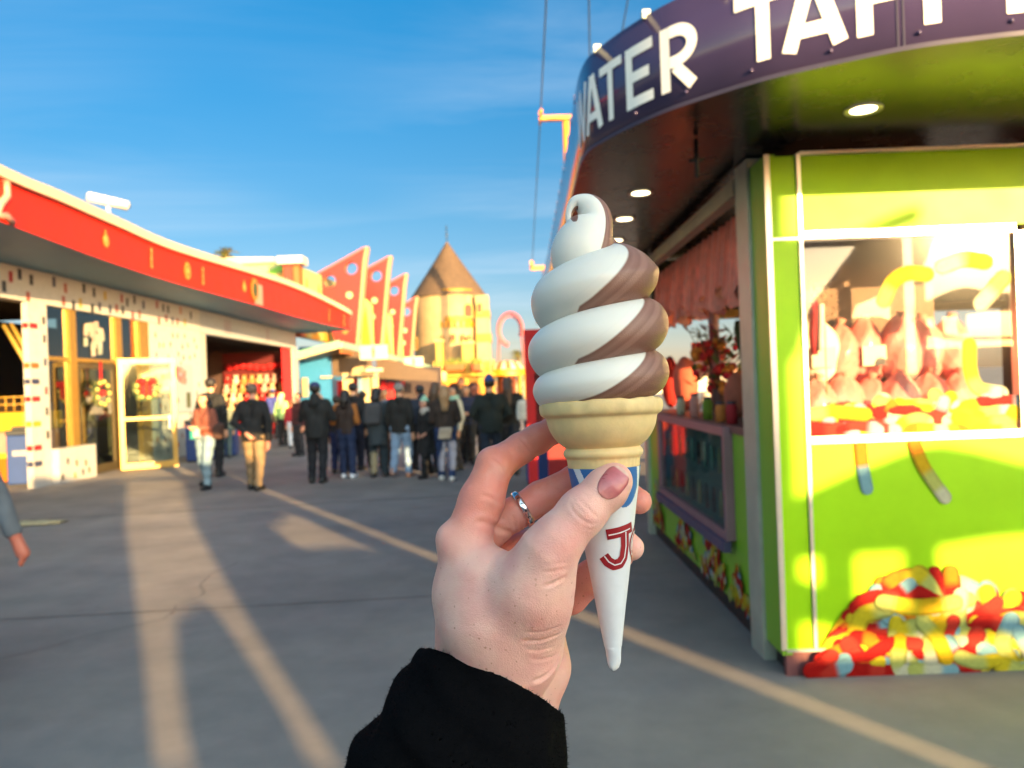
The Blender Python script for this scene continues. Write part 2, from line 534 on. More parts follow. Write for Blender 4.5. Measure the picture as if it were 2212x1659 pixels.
m.box(XW - .15, XW - .01, 22.36, 22.75, 0, 3.43, (.78, .74, .64))
m.build('wall', PAINTED, lb)
m = MB(); m.box(XW - .1, XW + .02, 14.35, 14.93, 0, 3.496, WC)
for z, c in ((3.0, 0), (2.25, 3), (1.95, 4), (1.62, 0), (1.15, 2), (.7, 0), (.4, 4)):
    m.add([(XW + .026, 14.38, z), (XW + .026, 14.62, z), (XW + .026, 14.62, z + .1), (XW + .026, 14.38, z + .1)], [(0, 1, 2, 3)], TILEC[c])
    m.add([(XW - .09, 14.346, z), (XW + .018, 14.346, z), (XW + .018, 14.346, z + .1), (XW - .09, 14.346, z + .1)], [(0, 1, 2, 3)], TILEC[c])
for z in (3.1, 2.75, 2.3, 1.75, 1.35, .9):
    m.add([(XW + .026, 14.78, z), (XW + .026, 14.86, z), (XW + .026, 14.86, z + .15), (XW + .026, 14.78, z + .15)], [(0, 1, 2, 3)], random.choice(TILEC))
m.build('pillar', PAINTED, lb)
m = MB(); m.box(XW - .1, XW + .16, 14.94, 16.25, 0, .68, WC); tiles(m, XW + .164, 14.95, 16.2, -.02, .72, .07, .12, .32, .22, .8)
m.build('low_wall', PAINTED, lb)
m = MB()                                                    # golden mullions and transom
for y0, y1 in ((15.74, 15.98), (17.6, 17.85), (18.72, 19.18)): m.box(XW - .14, XW - .01, y0, y1, 0, 3.49)
for y0, y1 in ((14.95, 15.73), (15.99, 17.59), (17.86, 18.71)): m.box(XW - .13, XW - .03, y0, y1, 2.42, 2.50)
m.build('window_frame', GOLD, lb)
for y0, y1 in ((14.95, 15.73), (15.99, 17.59), (17.86, 18.71)):
    MB().box(XW - .09, XW - .078, y0, y1, 2.505, 3.49).build('window_pane', SHOPGLASS, lb)
MB().box(XW - .09, XW - .078, 14.95, 15.73, .69, 2.415).build('window_pane', SHOPGLASS, lb)
d = MB().box(XW - .11, XW - .05, 16.02, 17.57, .02, 2.40, lin(60, 56, 40))
d = MB()
for a in ((16.02, 16.12, .02, 2.4), (17.47, 17.57, .02, 2.4)): d.box(XW - .12, XW - .05, a[0], a[1], a[2], a[3])
d.box(XW - .12, XW - .05, 16.125, 17.465, .02, .2); d.box(XW - .12, XW - .05, 16.125, 17.465, 2.28, 2.4)
dd = d.build('door', mat('dark_bronze', (.10, .075, .035), .4, .5), lb)
MB().box(XW - .092, XW - .08, 16.126, 17.464, .205, 2.275).build('door_pane', SHOPGLASS, dd)
# sticker of a pale ornate crest on the transom pane
s_ = MB()
for k in range(26):
    a = random.uniform(0, 6.28); rr = random.random() ** .5
    s_.add([(XW - .066 + k * .0004, 16.75 + .42 * rr * math.cos(a) + q * .09, 2.95 + .3 * rr * math.sin(a) + p_ * .1) for q, p_ in ((-1, -1), (1, -.8), (.9, 1), (-.8, .9))], [(0, 1, 2, 3)],
           random.choice([lin(225, 220, 205), lin(235, 215, 190), lin(220, 190, 170), lin(200, 205, 180)]))
s_.build('window_sticker', PRINT, lb)
# canopy: soffit, red fascia, cream lip, roof
bot = [(0, 478), (125, 525), (250, 570), (375, 610), (550, 658), (630, 681), (700, 699), (755, 711)]
top = [(0, 360), (125, 413), (250, 470), (375, 525), (550, 581), (630, 609), (700, 641), (755, 672)]
pl = [(-6.75, 7.0, 4.95)]
for (u, v), (u2, v2) in zip(bot, top):
    p = on_z(u, v, 4.15); x, z = ray(u2, v2)
    pl.append((p[0], p[1], EYE + z * p[1]))
x_, y_, z_ = pl[-1]
pl += [(x_ - .5, y_ + .9, z_ - .02), (x_ - 2.2, y_ + 1.4, z_ - .02)]
pl = catmull(pl, 6)
m = MB(); lipm = MB(); so_ = MB(); rf = MB()
n = len(pl)
def strip(mb, rows, col=(.8, .8, .8), smooth=True):
    k = len(rows[0]); mb.add([p for r_ in rows for p in r_], [(i * k + j_, i * k + j_ + 1, (i + 1) * k + j_ + 1, (i + 1) * k + j_) for i in range(len(rows) - 1) for j_ in range(k - 1)], col, smooth)
lipz = [min(.17, .2 * (p[2] - 4.15)) for p in pl]
strip(m, [[(p[0], p[1], 4.15) for p in pl], [(p[0], p[1], p[2] - l) for p, l in zip(pl, lipz)]])
strip(lipm, [[(p[0], p[1], p[2] - l) for p, l in zip(pl, lipz)], [(p[0] + .09, p[1], p[2] - l) for p, l in zip(pl, lipz)],
             [(p[0] + .09, p[1], p[2]) for p in pl], [(p[0] - .5, p[1] , p[2] + .01) for p in pl]], smooth=False)
strip(so_, [[(p[0], p[1], 4.15) for p in pl], [(max(XW - .3 - max(0, p[1] - 32) * .2, -20), min(p[1], 32.4), 4.13) for p in pl]])
strip(rf, [[(p[0] - .5, p[1], p[2] + .005) for p in pl], [(-16, min(p[1], 32.4), p[2] + .02) for p in pl]])
fa = m.build('fascia', RED, lb)
lipm.build('roof_lip', mat('cream_lip', (.45, .37, .25), .45, vary=.04), lb)
so_.build('soffit', mat('blue_grey_soffit', (.09, .22, .33), .55, vary=.1, nscale=1.5), lb)
rf.build('roof', WHITE, lb)
def fascia_pt(u, zf, off=.012):
    xr = (u - 1106) / FPX
    best = min(range(n - 1), key=lambda i: abs(pl[i][0] / pl[i][1] - xr - 0.0))
    # account for roll at that height
    for i in range(n - 1):
        pass
    def uu(p, z):
        xx, zz = p[0] / p[1], (z - EYE) / p[1]
        return 1106 + FPX * (xx * cr_ - zz * sr_)
    zs = [4.15 + zf * (p[2] - 4.15) for p in pl]
    best = min(range(n), key=lambda i: abs(uu(pl[i], zs[i]) - u))
    p = pl[best]; q = pl[min(best + 1, n - 1)]; o_ = pl[max(best - 1, 0)]
    t = V3(q) - V3(o_); t[2] = 0; t /= np.linalg.norm(t)
    nrm = np.array([t[1], -t[0], 0])
    return np.array([p[0], p[1], zs[best]]) + nrm * off, t
GC = lin(225, 160, 60)
def medallion(u, zf, kind, sz):
    c, t = fascia_pt(u, zf); mm = MB(); up = np.array([0, 0, 1.])
    nrm = np.array([t[1], -t[0], 0])
    if kind == 'o':
        for r_, cc, o_ in ((1, GC, 0), (.62, lin(190, 90, 20), .004), (.35, lin(240, 190, 90), .008)):
            mm.prism([(r_ * sz * .75 * math.cos(a), r_ * sz * math.sin(a)) for a in np.linspace(0, 6.283, 20, endpoint=False)], c + nrm * o_, t, up, nrm, .006, cc)
    elif kind == 'i':
        for k in range(5):
            a = -1 + .42 * k
            mm.prism([(sz * .16 * math.cos(q), a * sz + .2 * sz * math.sin(q)) for q in np.linspace(0, 6.283, 12, endpoint=False)], c + nrm * .002 * k, t, up, nrm, .006, GC if k % 2 else lin(240, 190, 100))
        mm.prism([(-.3 * sz, -1.15 * sz), (.3 * sz, -1.15 * sz), (.2 * sz, -1.02 * sz), (-.2 * sz, -1.02 * sz)], c + nrm * .003, t, up, nrm, .006, GC)
    else:
        mm.prism([(sz * .45 * math.cos(a), sz * .5 * math.sin(a)) for a in np.linspace(0, 6.283, 16, endpoint=False)], c, t, up, nrm, .006, GC)
        mm.prism([(sz * .2 * math.cos(a) - .1 * sz, sz * .2 * math.sin(a) + .1 * sz) for a in np.linspace(0, 6.283, 12, endpoint=False)], c + nrm * .004, t, up, nrm, .006, lin(240, 190, 100))
        mm.prism([(-.2 * sz, .5 * sz), (.15 * sz, .5 * sz), (-.05 * sz, .85 * sz)], c, t, up, nrm, .006, GC)
    mm.build('medallion', PRINT, fa)
for u, zf, k, sz in ((232, .42, 's', .24), (332, .46, 'i', .2), (393, .40, 'o', .2), (444, .42, 'i', .2), (514, .40, 's', .24), (727, .4, 'o', .2), (687, .45, 's', .26), (712, .42, 'i', .2), (742, .4, 'i', .22)):
    medallion(u, zf, k, sz)
for u0, u1 in ((517, 534), (548, 571)):
    pk = MB(); a, t = fascia_pt(u0, 0); b, _ = fascia_pt(u1, 0)
    pk.add([a + [0, 0, .03], b + [0, 0, .03], b + [0, 0, .62], a + [0, 0, .62]], [(0, 1, 2, 3)], lin(235, 160, 140)); pk.build('pink_panel', PRINT, fa)
pk = MB()
c, t = fascia_pt(541, .42, .02)
pk.prism([(.28 * math.cos(a), .32 * math.sin(a)) for a in np.linspace(0, 6.283, 20, endpoint=False)], c, t, (0, 0, 1), (t[1], -t[0], 0), .01, lin(215, 140, 40))
pk.prism([(.16 * math.cos(a), .22 * math.sin(a)) for a in np.linspace(0, 6.283, 20, endpoint=False)], c + np.array([t[1], -t[0], 0]) * .012, t, (0, 0, 1), (t[1], -t[0], 0), .01, lin(60, 80, 40))
pk.build('medallion', PRINT, fa)
# pale scroll painted at the near end of the fascia
pk = MB(); c, t = fascia_pt(6, .45, .015)
pk.tube([c + t * a + np.array([0, 0, b]) for a, b in ((-.25, .2), (-.05, .34), (.16, .26), (.17, .05), (-.02, -.12), (-.1, -.26), (.1, -.24), (.28, -.3))], .055, 8, lin(240, 170, 150))
pk.build('scroll', PRINT, fa)
# stall: lintel, inner walls, red back drop, curtain
m = MB(); m.box(XW - .2, XW - .002, 22.36, 32.3, 3.44, 4.11, (.62, .66, .70))
for y in (24.3, 24.5, 24.7, 28.4, 28.6): m.add([(XW + .003, y, 3.55), (XW + .003, y + .07, 3.55), (XW + .003, y + .07, 4.0), (XW + .003, y, 4.0)], [(0, 1, 2, 3)], lin(190, 150, 155))
m.build('lintel', PAINTED, lb)
m = MB(); m.box(XW - .25, XW, 31.85, 32.3, 0, 3.435, (.8, .74, .66)); m.build('corner_post', PAINTED, lb)
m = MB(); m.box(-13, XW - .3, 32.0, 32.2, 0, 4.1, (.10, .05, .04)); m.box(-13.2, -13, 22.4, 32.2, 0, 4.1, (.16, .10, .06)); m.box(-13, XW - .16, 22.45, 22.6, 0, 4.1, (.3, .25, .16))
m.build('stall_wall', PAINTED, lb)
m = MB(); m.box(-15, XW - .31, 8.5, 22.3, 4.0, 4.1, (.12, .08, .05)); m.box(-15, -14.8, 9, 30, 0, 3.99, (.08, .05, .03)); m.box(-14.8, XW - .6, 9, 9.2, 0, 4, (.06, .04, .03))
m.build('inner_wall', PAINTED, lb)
m = MB(); pts = []
for k in range(25):
    y = 30.6 + k * .05
    pts.append((XW - .12 + .05 * math.sin(k * 1.7), y))
strip(m, [[(p[0], p[1], 3.4) for p in pts], [(p[0], p[1], 1.6) for p in pts], [(p[0], p[1] + .1, .05) for p in pts]])
m.build('curtain', BRIGHTRED, lb)
# yellow counters inside the open bay
ct = thing('counter', 'bright yellow and pink counter inside the dark open bay', 'counter', (-10.6, 16.2, 0))
MB().box(-11.4, -9.92, 15.6, 16.8, .02, .49, lin(225, 130, 30)).box(-11.4, -9.9, 15.55, 16.8, .492, .60, lin(250, 205, 60)).build('base', PAINTED, ct)
MB().box(-11.4, -9.92, 15.6, 16.8, .603, 1.03, lin(240, 175, 165)).build('front_panel', PAINTED, ct)
MB().box(-11.45, -9.86, 15.5, 16.85, 1.033, 1.42, lin(250, 200, 60)).build('countertop', PAINTED, ct, .02)
m = MB()
for k in range(9): m.tube([(-11.3 + k * .17, 15.6, 1.425), (-11.3 + k * .17, 15.6, 1.75)], .012, 6, lin(230, 180, 60))
for z in (1.58, 1.73): m.tube([(-11.35, 15.6, z), (-9.9, 15.6, z)], .012, 6, lin(230, 180, 60))
m.build('rail', PAINTED, ct)
m = MB(); m.tube([at(8, 703, 15.2), at(60, 790, 15.0)], .045, 8, lin(215, 180, 90)); m.tube([at(24, 700, 15.3), at(64, 770, 15.1)], .045, 8, lin(205, 170, 80))
tag(m.build('wooden_poles', PAINTED), 'pair of slanting yellow poles leaning in the dark open bay', 'poles')

# open glass door swung out toward the plaza
DN = V3((.486, -.874, 0)); DN /= np.linalg.norm(DN); DT = np.array([-DN[1], DN[0], 0])
dc = (on_z(262, 1019, 0) * np.array([1, 1, 0])); 
od = thing('open_door', 'yellow framed glass door swung open with sun glaring on its frame', 'door', tuple(dc))
DW, DH = 1.17, 2.5
m = MB(); up = np.array([0, 0, 1.])
def dbox(a0, a1, z0, z1, th=.05): m.obox(dc + DT * (a0 + a1) / 2 + up * (z0 + z1) / 2, DT * (a1 - a0) / 2, DN * th / 2, up * (z1 - z0) / 2)
dbox(0, .1, .03, DH); dbox(DW - .1, DW, .03, DH); dbox(.1, DW - .1, .03, .17); dbox(.1, DW - .1, DH - .12, DH)
dbox(.1, DW - .1, 1.12, 1.19, .04)
m.build('frame', mat('yellow_door_frame', (.43, .26, .055), .4, .2, vary=.05), od)
m = MB(); dbox(.1, DW - .1, .17, 1.12, .012); dbox(.1, DW - .1, 1.19, DH - .12, .012)
m.build('pane', DOORGLASS, od)
m = MB(); m.obox(dc + DT * (DW - .16) + DN * .05 + up * 1.05, DT * .012, DN * .02, up * .16); m.build('handle', GREYMETAL, od)
def wreath(c, t, nrm, r, label, bow):
    wr = thing('wreath', label, 'wreath', tuple(c), 'christmas wreaths on the shop doors')
    mm = MB()
    for k in range(260):
        a = random.uniform(0, 6.283); q = c + t * (r * math.cos(a)) + up * (r * math.sin(a)) + nrm * random.uniform(0, .06)
        dv = (t * math.cos(a + random.uniform(-1, 1)) + up * math.sin(a + random.uniform(-1, 1)) + nrm * random.uniform(-.4, .6)) * random.uniform(.05, .11)
        s2 = np.cross(dv, nrm) * .22
        mm.add([q - s2, q + s2, q + dv], [(0, 1, 2)], random.choice([lin(70, 105, 60), lin(95, 125, 70), lin(50, 80, 45), lin(150, 150, 80)]))
    for k in range(9):
        a = k * .7; mm.blob(c + t * r * math.cos(a) + up * r * math.sin(a) + nrm * .07, .045, 8, 6, lin(230, 205, 110))
    mm.build('foliage', CLOTH, wr)
    mm = MB()
    if bow:
        for s2 in (-1, 1): mm.blob(c + t * s2 * .1 + up * (.16) + nrm * .1, (.12, .05, .08), 10, 6, lin(215, 20, 20))
        for s2 in (-1, 1): mm.obox(c + t * s2 * .07 + up * (-.02) + nrm * .09, t * .05, nrm * .006, up * .15, lin(205, 15, 18))
    else:
        mm.obox(c + up * .42 + nrm * .03, t * .04, nrm * .006, up * .28, lin(205, 20, 25)); mm.blob(c + nrm * .06, .07, 8, 6, lin(215, 30, 30))
    mm.build('bow', CLOTH, wr)
wreath(dc + DT * .56 + up * 1.82 + DN * .05, DT, DN, .2, 'wreath with a big red bow on the open yellow framed door', True)
wreath(V3((XW + .03, 16.75, 1.75)), V3((0, 1, 0)), V3((1, 0, 0)), .25, 'wreath hung on a red ribbon on the closed dark framed door', False)

# photo poster on the mosaic wall
pb = thing('wall_poster', 'pale blue poster panel with a pink shape on the mosaic wall', 'poster', (XW + .02, 20.9, 1.2))
MB().box(XW + .006, XW + .05, 20.25, 21.6, 1.18, 2.48, lin(185, 200, 205)).build('board', PRINT, pb)
m = MB()
for k in range(14):
    y, z = 20.5 + random.random() * .7, 2.0 + random.random() * .35
    m.add([(XW + .054 + k * .0004, y + a * .13, z + b * .1) for a, b in ((-1, -.6), (.6, -1), (1, .7), (-.5, 1))], [(0, 1, 2, 3)], random.choice([lin(210, 120, 115), lin(225, 150, 140), lin(150, 175, 190)]))
m.build('print', PRINT, pb)
m = MB(); m.add([(XW + .056, 21.12, 1.3), (XW + .056, 21.38, 1.3), (XW + .056, 21.38, 1.72), (XW + .056, 21.12, 1.72)], [(0, 1, 2, 3)], lin(95, 100, 60))
m.build('dark_patch', PRINT, pb); m = MB()
m.add([(XW + .056, 20.5, 1.45), (XW + .056, 20.65, 1.45), (XW + .056, 20.65, 1.58), (XW + .056, 20.5, 1.58)], [(0, 1, 2, 3)], lin(170, 160, 140))
m.build('small_patch', PRINT, pb)

# camera on the roof lip
p, t = fascia_pt(238, 1.0, -.1)
scm = thing('security_camera', 'white security camera standing on the cream lip of the red canopy', 'camera', tuple(p))
MB().tube([p + [0, 0, .0], p + [0, 0, .24]], .035, 8).obox(p + [0, 0, .02], (.09, 0, 0), (0, .09, 0), (0, 0, .02)).build('mount', WHITE, scm)
a = V3((.75, .66, -.12)); a /= np.linalg.norm(a)
MB().tube([p + [0, 0, .31] + a * -.36, p + [0, 0, .31] + a * -.34, p + [0, 0, .31] + a * .34, p + [0, 0, .31] + a * .36], [.06, .095, .095, .06], 12).build('housing', WHITE, scm)
MB().tube([p + [0, 0, .31] + a * .361, p + [0, 0, .31] + a * .38], .05, 12).build('lens', BLACK, scm)

# plush toys displayed in the stall: shelf unit with each soft toy a thing of its own
sh = thing('prize_shelf', 'stepped prize shelf with a red backdrop inside the game stall', 'shelf', (-10.2, 31.4, 0))
MB().box(-11.9, -9.2, 31.75, 31.9, 0, 3.3, lin(110, 10, 18)).build('backdrop', PAINTED, sh)
for i in range(5):
    z = .55 + i * .37
    MB().box(-11.8, -9.25, 30.5 + i * .24, 31.74, z - .04, z, lin(190, 20, 20)).build('shelf', PAINTED, sh)
MB().box(-11.8, -9.25, 30.4, 30.48, 0, .56, lin(200, 15, 15)).build('front_panel', PAINTED, sh)
m = MB()
for k in range(9): m.blob((-11.6 + k * .28, 31.6, 2.72 + .05 * math.sin(k)), (.17, .12, .13), 10, 6, lin(210, 15, 25))
m.build('garland', CLOTH, sh)
TOY = [('white', lin(240, 228, 205)), ('cream', lin(235, 205, 150)), ('red', lin(200, 25, 25)), ('tan', lin(200, 150, 80)), ('pale pink', lin(235, 185, 170))]
tn = ['lowest', 'second lowest', 'middle', 'second highest', 'highest']
def plush(x, y, z, c, label):
    th = thing('plush_toy', label, 'plush toy', (x, y, z), 'plush toys on the prize shelf')
    b = MB(); b.blob((x, y, z + .11), (.10, .09, .12), 10, 7, c); b.blob((x, y - .03, z + .27), .085, 10, 7, c)
    for s2 in (-1, 1):
        b.blob((x + s2 * .07, y - .02, z + .35), .033, 8, 5, c); b.blob((x + s2 * .1, y - .05, z + .14), (.035, .04, .07), 8, 5, c); b.blob((x + s2 * .06, y - .1, z + .03), (.04, .07, .035), 8, 5, c)
    b.build('body', CLOTH, th)
    f = MB(); f.blob((x, y - .105, z + .25), (.035, .03, .026), 8, 5, lin(250, 240, 225))
    for s2 in (-1, 1): f.blob((x + s2 * .035, y - .1, z + .295), .011, 6, 4, (.01, .01, .01))
    f.build('face', CLOTH, th)
for i in range(5):
    for k in range(8):
        nm, c = TOY[(i * 3 + k * 2 + (k * i) % 3) % 5] if (i, k) not in ((0, 3),) else TOY[0]
        plush(-11.62 + k * .31 + random.uniform(-.03, .03), 30.66 + i * .24, .55 + i * .37, c,
              '%s plush toy, %s from the left on the %s shelf of the stall' % (nm, ['first', 'second', 'third', 'fourth', 'fifth', 'sixth', 'seventh', 'eighth'][k], tn[i]))

# ------------------------------------------------------------------ roof sign behind the canopy
rs = thing('roof_sign', 'lime and yellow zigzag sign boards rising behind the red canopy', 'sign', (-9.5, 31, 4.5))
Yp = 33.0
def pz(u, v, Y=Yp): p = at(u, v, Y); return p
m = MB()
def face(mb, pts, dep, col, Y, dY=None):
    # flat board at distance Y, facing the plaza
    q = [at(u, v, Y) for u, v in pts]
    mb.prism([(p[0], p[2]) for p in q], (0, Y, 0), (1, 0, 0), (0, 0, 1), (0, 1, 0), dep, col)
LG = lin(205, 225, 140)
face(m, [(455, 640), (455, 572), (500, 566), (612, 566), (612, 660)], .3, lin(205, 222, 150), 34)
face(m, [(552, 600), (612, 569), (612, 584), (552, 607)], .05, lin(120, 200, 20), 33.9)
face(m, [(560, 612), (612, 588), (612, 640), (560, 640)], .05, lin(235, 175, 30), 33.88)
m.build('front_board', PAINTED, rs)
m = MB(); face(m, [(450, 573), (450, 563), (500, 556), (590, 556), (598, 566)], .5, lin(250, 235, 195), 33.8); m.build('cap', PAINTED, rs)
m = MB(); m.box(at(613, 600, 33)[0], at(632, 600, 33)[0], 33, 33.6, 4, at(620, 570, 33)[2], lin(215, 55, 20)); m.box(at(632, 600, 33)[0] + .01, at(645, 600, 33)[0], 33.1, 33.7, 4, at(620, 572, 33)[2], lin(205, 110, 40))
m.build('post', PAINTED, rs)
m = MB(); m.obox((at(613, 563, 32.9) + at(650, 566, 33.6)) / 2, ((.55, .0, 0)), (0, .45, 0), (0, 0, .16), lin(250, 240, 215)); m.build('post_cap', PAINTED, rs)
A = at(646, 574, 33.4); B = at(743, 617, 41.5); tt = B - A; tt[2] = 0; L = np.linalg.norm(tt); tt /= L; nn = np.array([tt[1], -tt[0], 0])
H0, H1 = A[2], B[2]
m = MB()
m.prism([(0, 4), (L, 4), (L, H1), (0, H0)], (A[0], A[1], 0), tt, (0, 0, 1), -nn, .25, lin(190, 215, 140))
for i in range(4):
    x0 = i * L / 4; w_ = L / 4; hz = H0 - .15
    m.prism([(x0, 4), (x0 + w_, 4), (x0 + w_ * .5, hz - .25)], V3((A[0], A[1], 0)) + nn * .03, tt, (0, 0, 1), -nn, .025, lin(240, 175, 25))
    m.prism([(x0 + w_ * .3, 4), (x0 + w_ * .7, 4), (x0 + w_ * .5, hz - .9)], V3((A[0], A[1], 0)) + nn * .05, tt, (0, 0, 1), -nn, .018, lin(200, 210, 110))
m.build('side_board', PAINTED, rs)

# ------------------------------------------------------------------ blue booth with mint roof
bb = thing('blue_booth', 'sky blue booth under a mint edged roof past the storefront', 'booth', (-7.5, 36, 0))
m = MB()
BLUE = lin(50, 150, 215)
x0 = at(648, 840, 34)[0]; x1 = at(735, 840, 34)[0]
m.box(x0, at(716, 840, 34)[0], 34, 34.25, 0, 3.6, BLUE); m.box(x0, x0 + .3, 34.26, 70, 0, 3.6, BLUE)
xa = at(716, 840, 34)[0]
m.box(xa + .005, xa + 4.6, 37, 37.2, 0, 2.6, lin(60, 40, 40))
face(m, [(717, 757), (735, 753), (945, 803), (945, 824), (717, 812)], .2, lin(112, 88, 64), 34.3)
m.build('wall', PAINTED, bb)
m = MB(); e = on_x(735, 746, at(735, 746, 32)[0])
P0 = at(640, 771, 32.5); P1 = at(735, 745, 32.5); far = np.array([P1[0] - .5, 66, P1[2] - .1]); farl = np.array([P0[0] - 2, 66, P0[2]])
dn = np.array([0, 0, .28])
m.add([P0, P1, far, farl], [(0, 1, 2, 3)], lin(170, 215, 200))
m.build('roof', PAINTED, bb)
m = MB()
P2 = P1 + [4.3, 10, -.95]; P3 = P1 + [2.2, 34, -1.2]
m.beam(P0 - [0, .05, 0], P1 - [0, .05, 0], .12, .26, lin(240, 235, 190)); m.beam(P0 + [0, -.12, .14], P1 + [0, -.12, .14], .1, .12, lin(150, 215, 200))
m.beam(P1 + [.05, 0, 0], at(950, 799, 62), .14, .28, lin(160, 210, 190)); m.beam(P1 + [.0, .1, -.25], at(950, 803, 62) , .12, .2, lin(210, 120, 60))
m.build('roof_edge', PAINTED, bb)
m = MB(); m.add([P0 - [0, -.1, .12], P1 - [0, -.1, .2], at(948, 802, 62) - [0, 0, .1], P0 + [1, 29, -.2]], [(0, 1, 2, 3)], lin(150, 120, 95)); m.build('ceiling', PAINTED, bb)
m = MB(); q = lambda u, v: at(u, v, 33.9)
for u0, u1, v0, v1, c in ((655, 665, 816, 857, lin(235, 200, 150)), (694, 718, 812, 817, lin(250, 225, 180))):
    a, b = q(u0, v1), q(u1, v0); m.box(a[0], b[0], 33.8, 33.94, a[2], b[2], c)
m.build('panel', PAINTED, bb)
for u0, u1 in ((743, 762), (783, 798), (806, 816)):
    a, b = at(u0, 900, 33.2), at(u1, 815, 33.2)
    MB().box(a[0], b[0], 33.2, 33.4, 0, 2.35, lin(250, 225, 165)).build('column', PAINTED, bb)
m = MB()
for u0, u1, v0, v1 in ((742, 818, 811, 816), (775, 782, 816, 870)):
    a, b = at(u0, v1, 33.1), at(u1, v0, 33.1); m.box(a[0], b[0], 33.05, 33.18, a[2], b[2], lin(120, 165, 200))
m.build('trim', PAINTED, bb)
for k, (u0, u1, v0, v1) in enumerate(((730, 742, 822, 868), (763, 775, 818, 845), (824, 834, 822, 850), (838, 852, 826, 872), (863, 874, 824, 836), (885, 898, 826, 850))):
    a, b = at(u0, v1, 34.6 + k * .6), at(u1, v0, 34.6 + k * .6)
    fl = MB(); n_ = 10; rows = []
    for z in np.linspace(a[2], b[2], 5): rows.append([(a[0] + (b[0] - a[0]) * i / n_, 34.6 + k * .6 + .04 * math.sin(i * 1.9 + z * 3), z) for i in range(n_ + 1)])
    kk = n_ + 1
    fl.add([p for r_ in rows for p in r_], [(i * kk + j_, i * kk + j_ + 1, (i + 1) * kk + j_ + 1, (i + 1) * kk + j_) for i in range(4) for j_ in range(n_)], lin(225, 15, 15), True)
    fl.build('banner', BRIGHTRED, label='bright red cloth banner hanging under the booth roof, %s from the left' % ['first', 'second', 'third', 'fourth', 'fifth', 'sixth'][k], cat='banner', group='red banners under the booth roof')
# cream awnings / scalloped fabric under the roof edge
for k, (u0, u1, v0, v1, Y) in enumerate(((763, 812, 794, 813, 33.0), (872, 965, 803, 828, 44))):
    a, b = at(u0, v1, Y), at(u1, v0, Y); m = MB(); n_ = 12; rows = []
    for r_ in range(4):
        f = r_ / 3
        rows.append([(a[0] + (b[0] - a[0]) * i / n_, Y - .6 * f, b[2] + (a[2] - b[2]) * (f ** .7) + (.05 * abs(math.sin(i * 1.57)) if r_ == 3 else 0) + .12 * (1 - abs(i - 6) / 6) * (1 - f)) for i in range(n_ + 1)])
    kk = n_ + 1
    m.add([p for r_ in rows for p in r_], [(i * kk + j_, i * kk + j_ + 1, (i + 1) * kk + j_ + 1, (i + 1) * kk + j_) for i in range(3) for j_ in range(n_)], lin(250, 215, 150), True)
    m.build('awning', CLOTH, label=['small cream awning with a yellow knob above the white columns', 'long cream scalloped awning in front of the yellow castle arches'][k], cat='awning')

# white symbol signs on the roof edge
def symsign(u0, u1, v0, v1, Y, label):
    a, b = at(u0, v1, Y), at(u1, v0, Y); c = (a + b) / 2; w_, h_ = b[0] - a[0], b[2] - a[2]
    t_ = thing('symbol_sign', label, 'sign', (c[0], Y, a[2]), 'white symbol signs on the mint roof edge')
    MB().box(a[0], b[0], Y, Y + .2, a[2], b[2], lin(250, 240, 205)).build('board', PAINTED, t_, .02)
    f = MB(); o = (c[0], Y - .012, c[2]); s2 = h_ * .42
    f.prism([(s2 * .18 * math.cos(q_), s2 * .75 + s2 * .18 * math.sin(q_)) for q_ in np.linspace(0, 6.283, 12, endpoint=False)], o, (1, 0, 0), (0, 0, 1), (0, 1, 0), .01, lin(70, 70, 60))
    f.prism([(-.26 * s2, .5 * s2), (-.2 * s2, -.3 * s2), (-.12 * s2, -.9 * s2), (.12 * s2, -.9 * s2), (.2 * s2, -.3 * s2), (.26 * s2, .5 * s2)], o, (1, 0, 0), (0, 0, 1), (0, 1, 0), .01, lin(80, 80, 65))
    f.build('symbol', PAINTED, t_)
    MB().box(c[0] - .08, c[0] + .08, Y + .02, Y + .18, a[2] - .35, a[2] - .005, lin(90, 110, 150)).box(c[0] - w_ * .3, c[0] + w_ * .3, Y + .0, Y + .2, a[2] - .5, a[2] - .36, lin(240, 225, 190)).build('bracket', PAINTED, t_)
symsign(777, 836, 744, 778, 32.0, 'large white sign with a dark figure, nearest on the mint roof')
symsign(873, 914, 770, 794, 44.0, 'smaller white sign with a dark figure, farther along the mint roof')

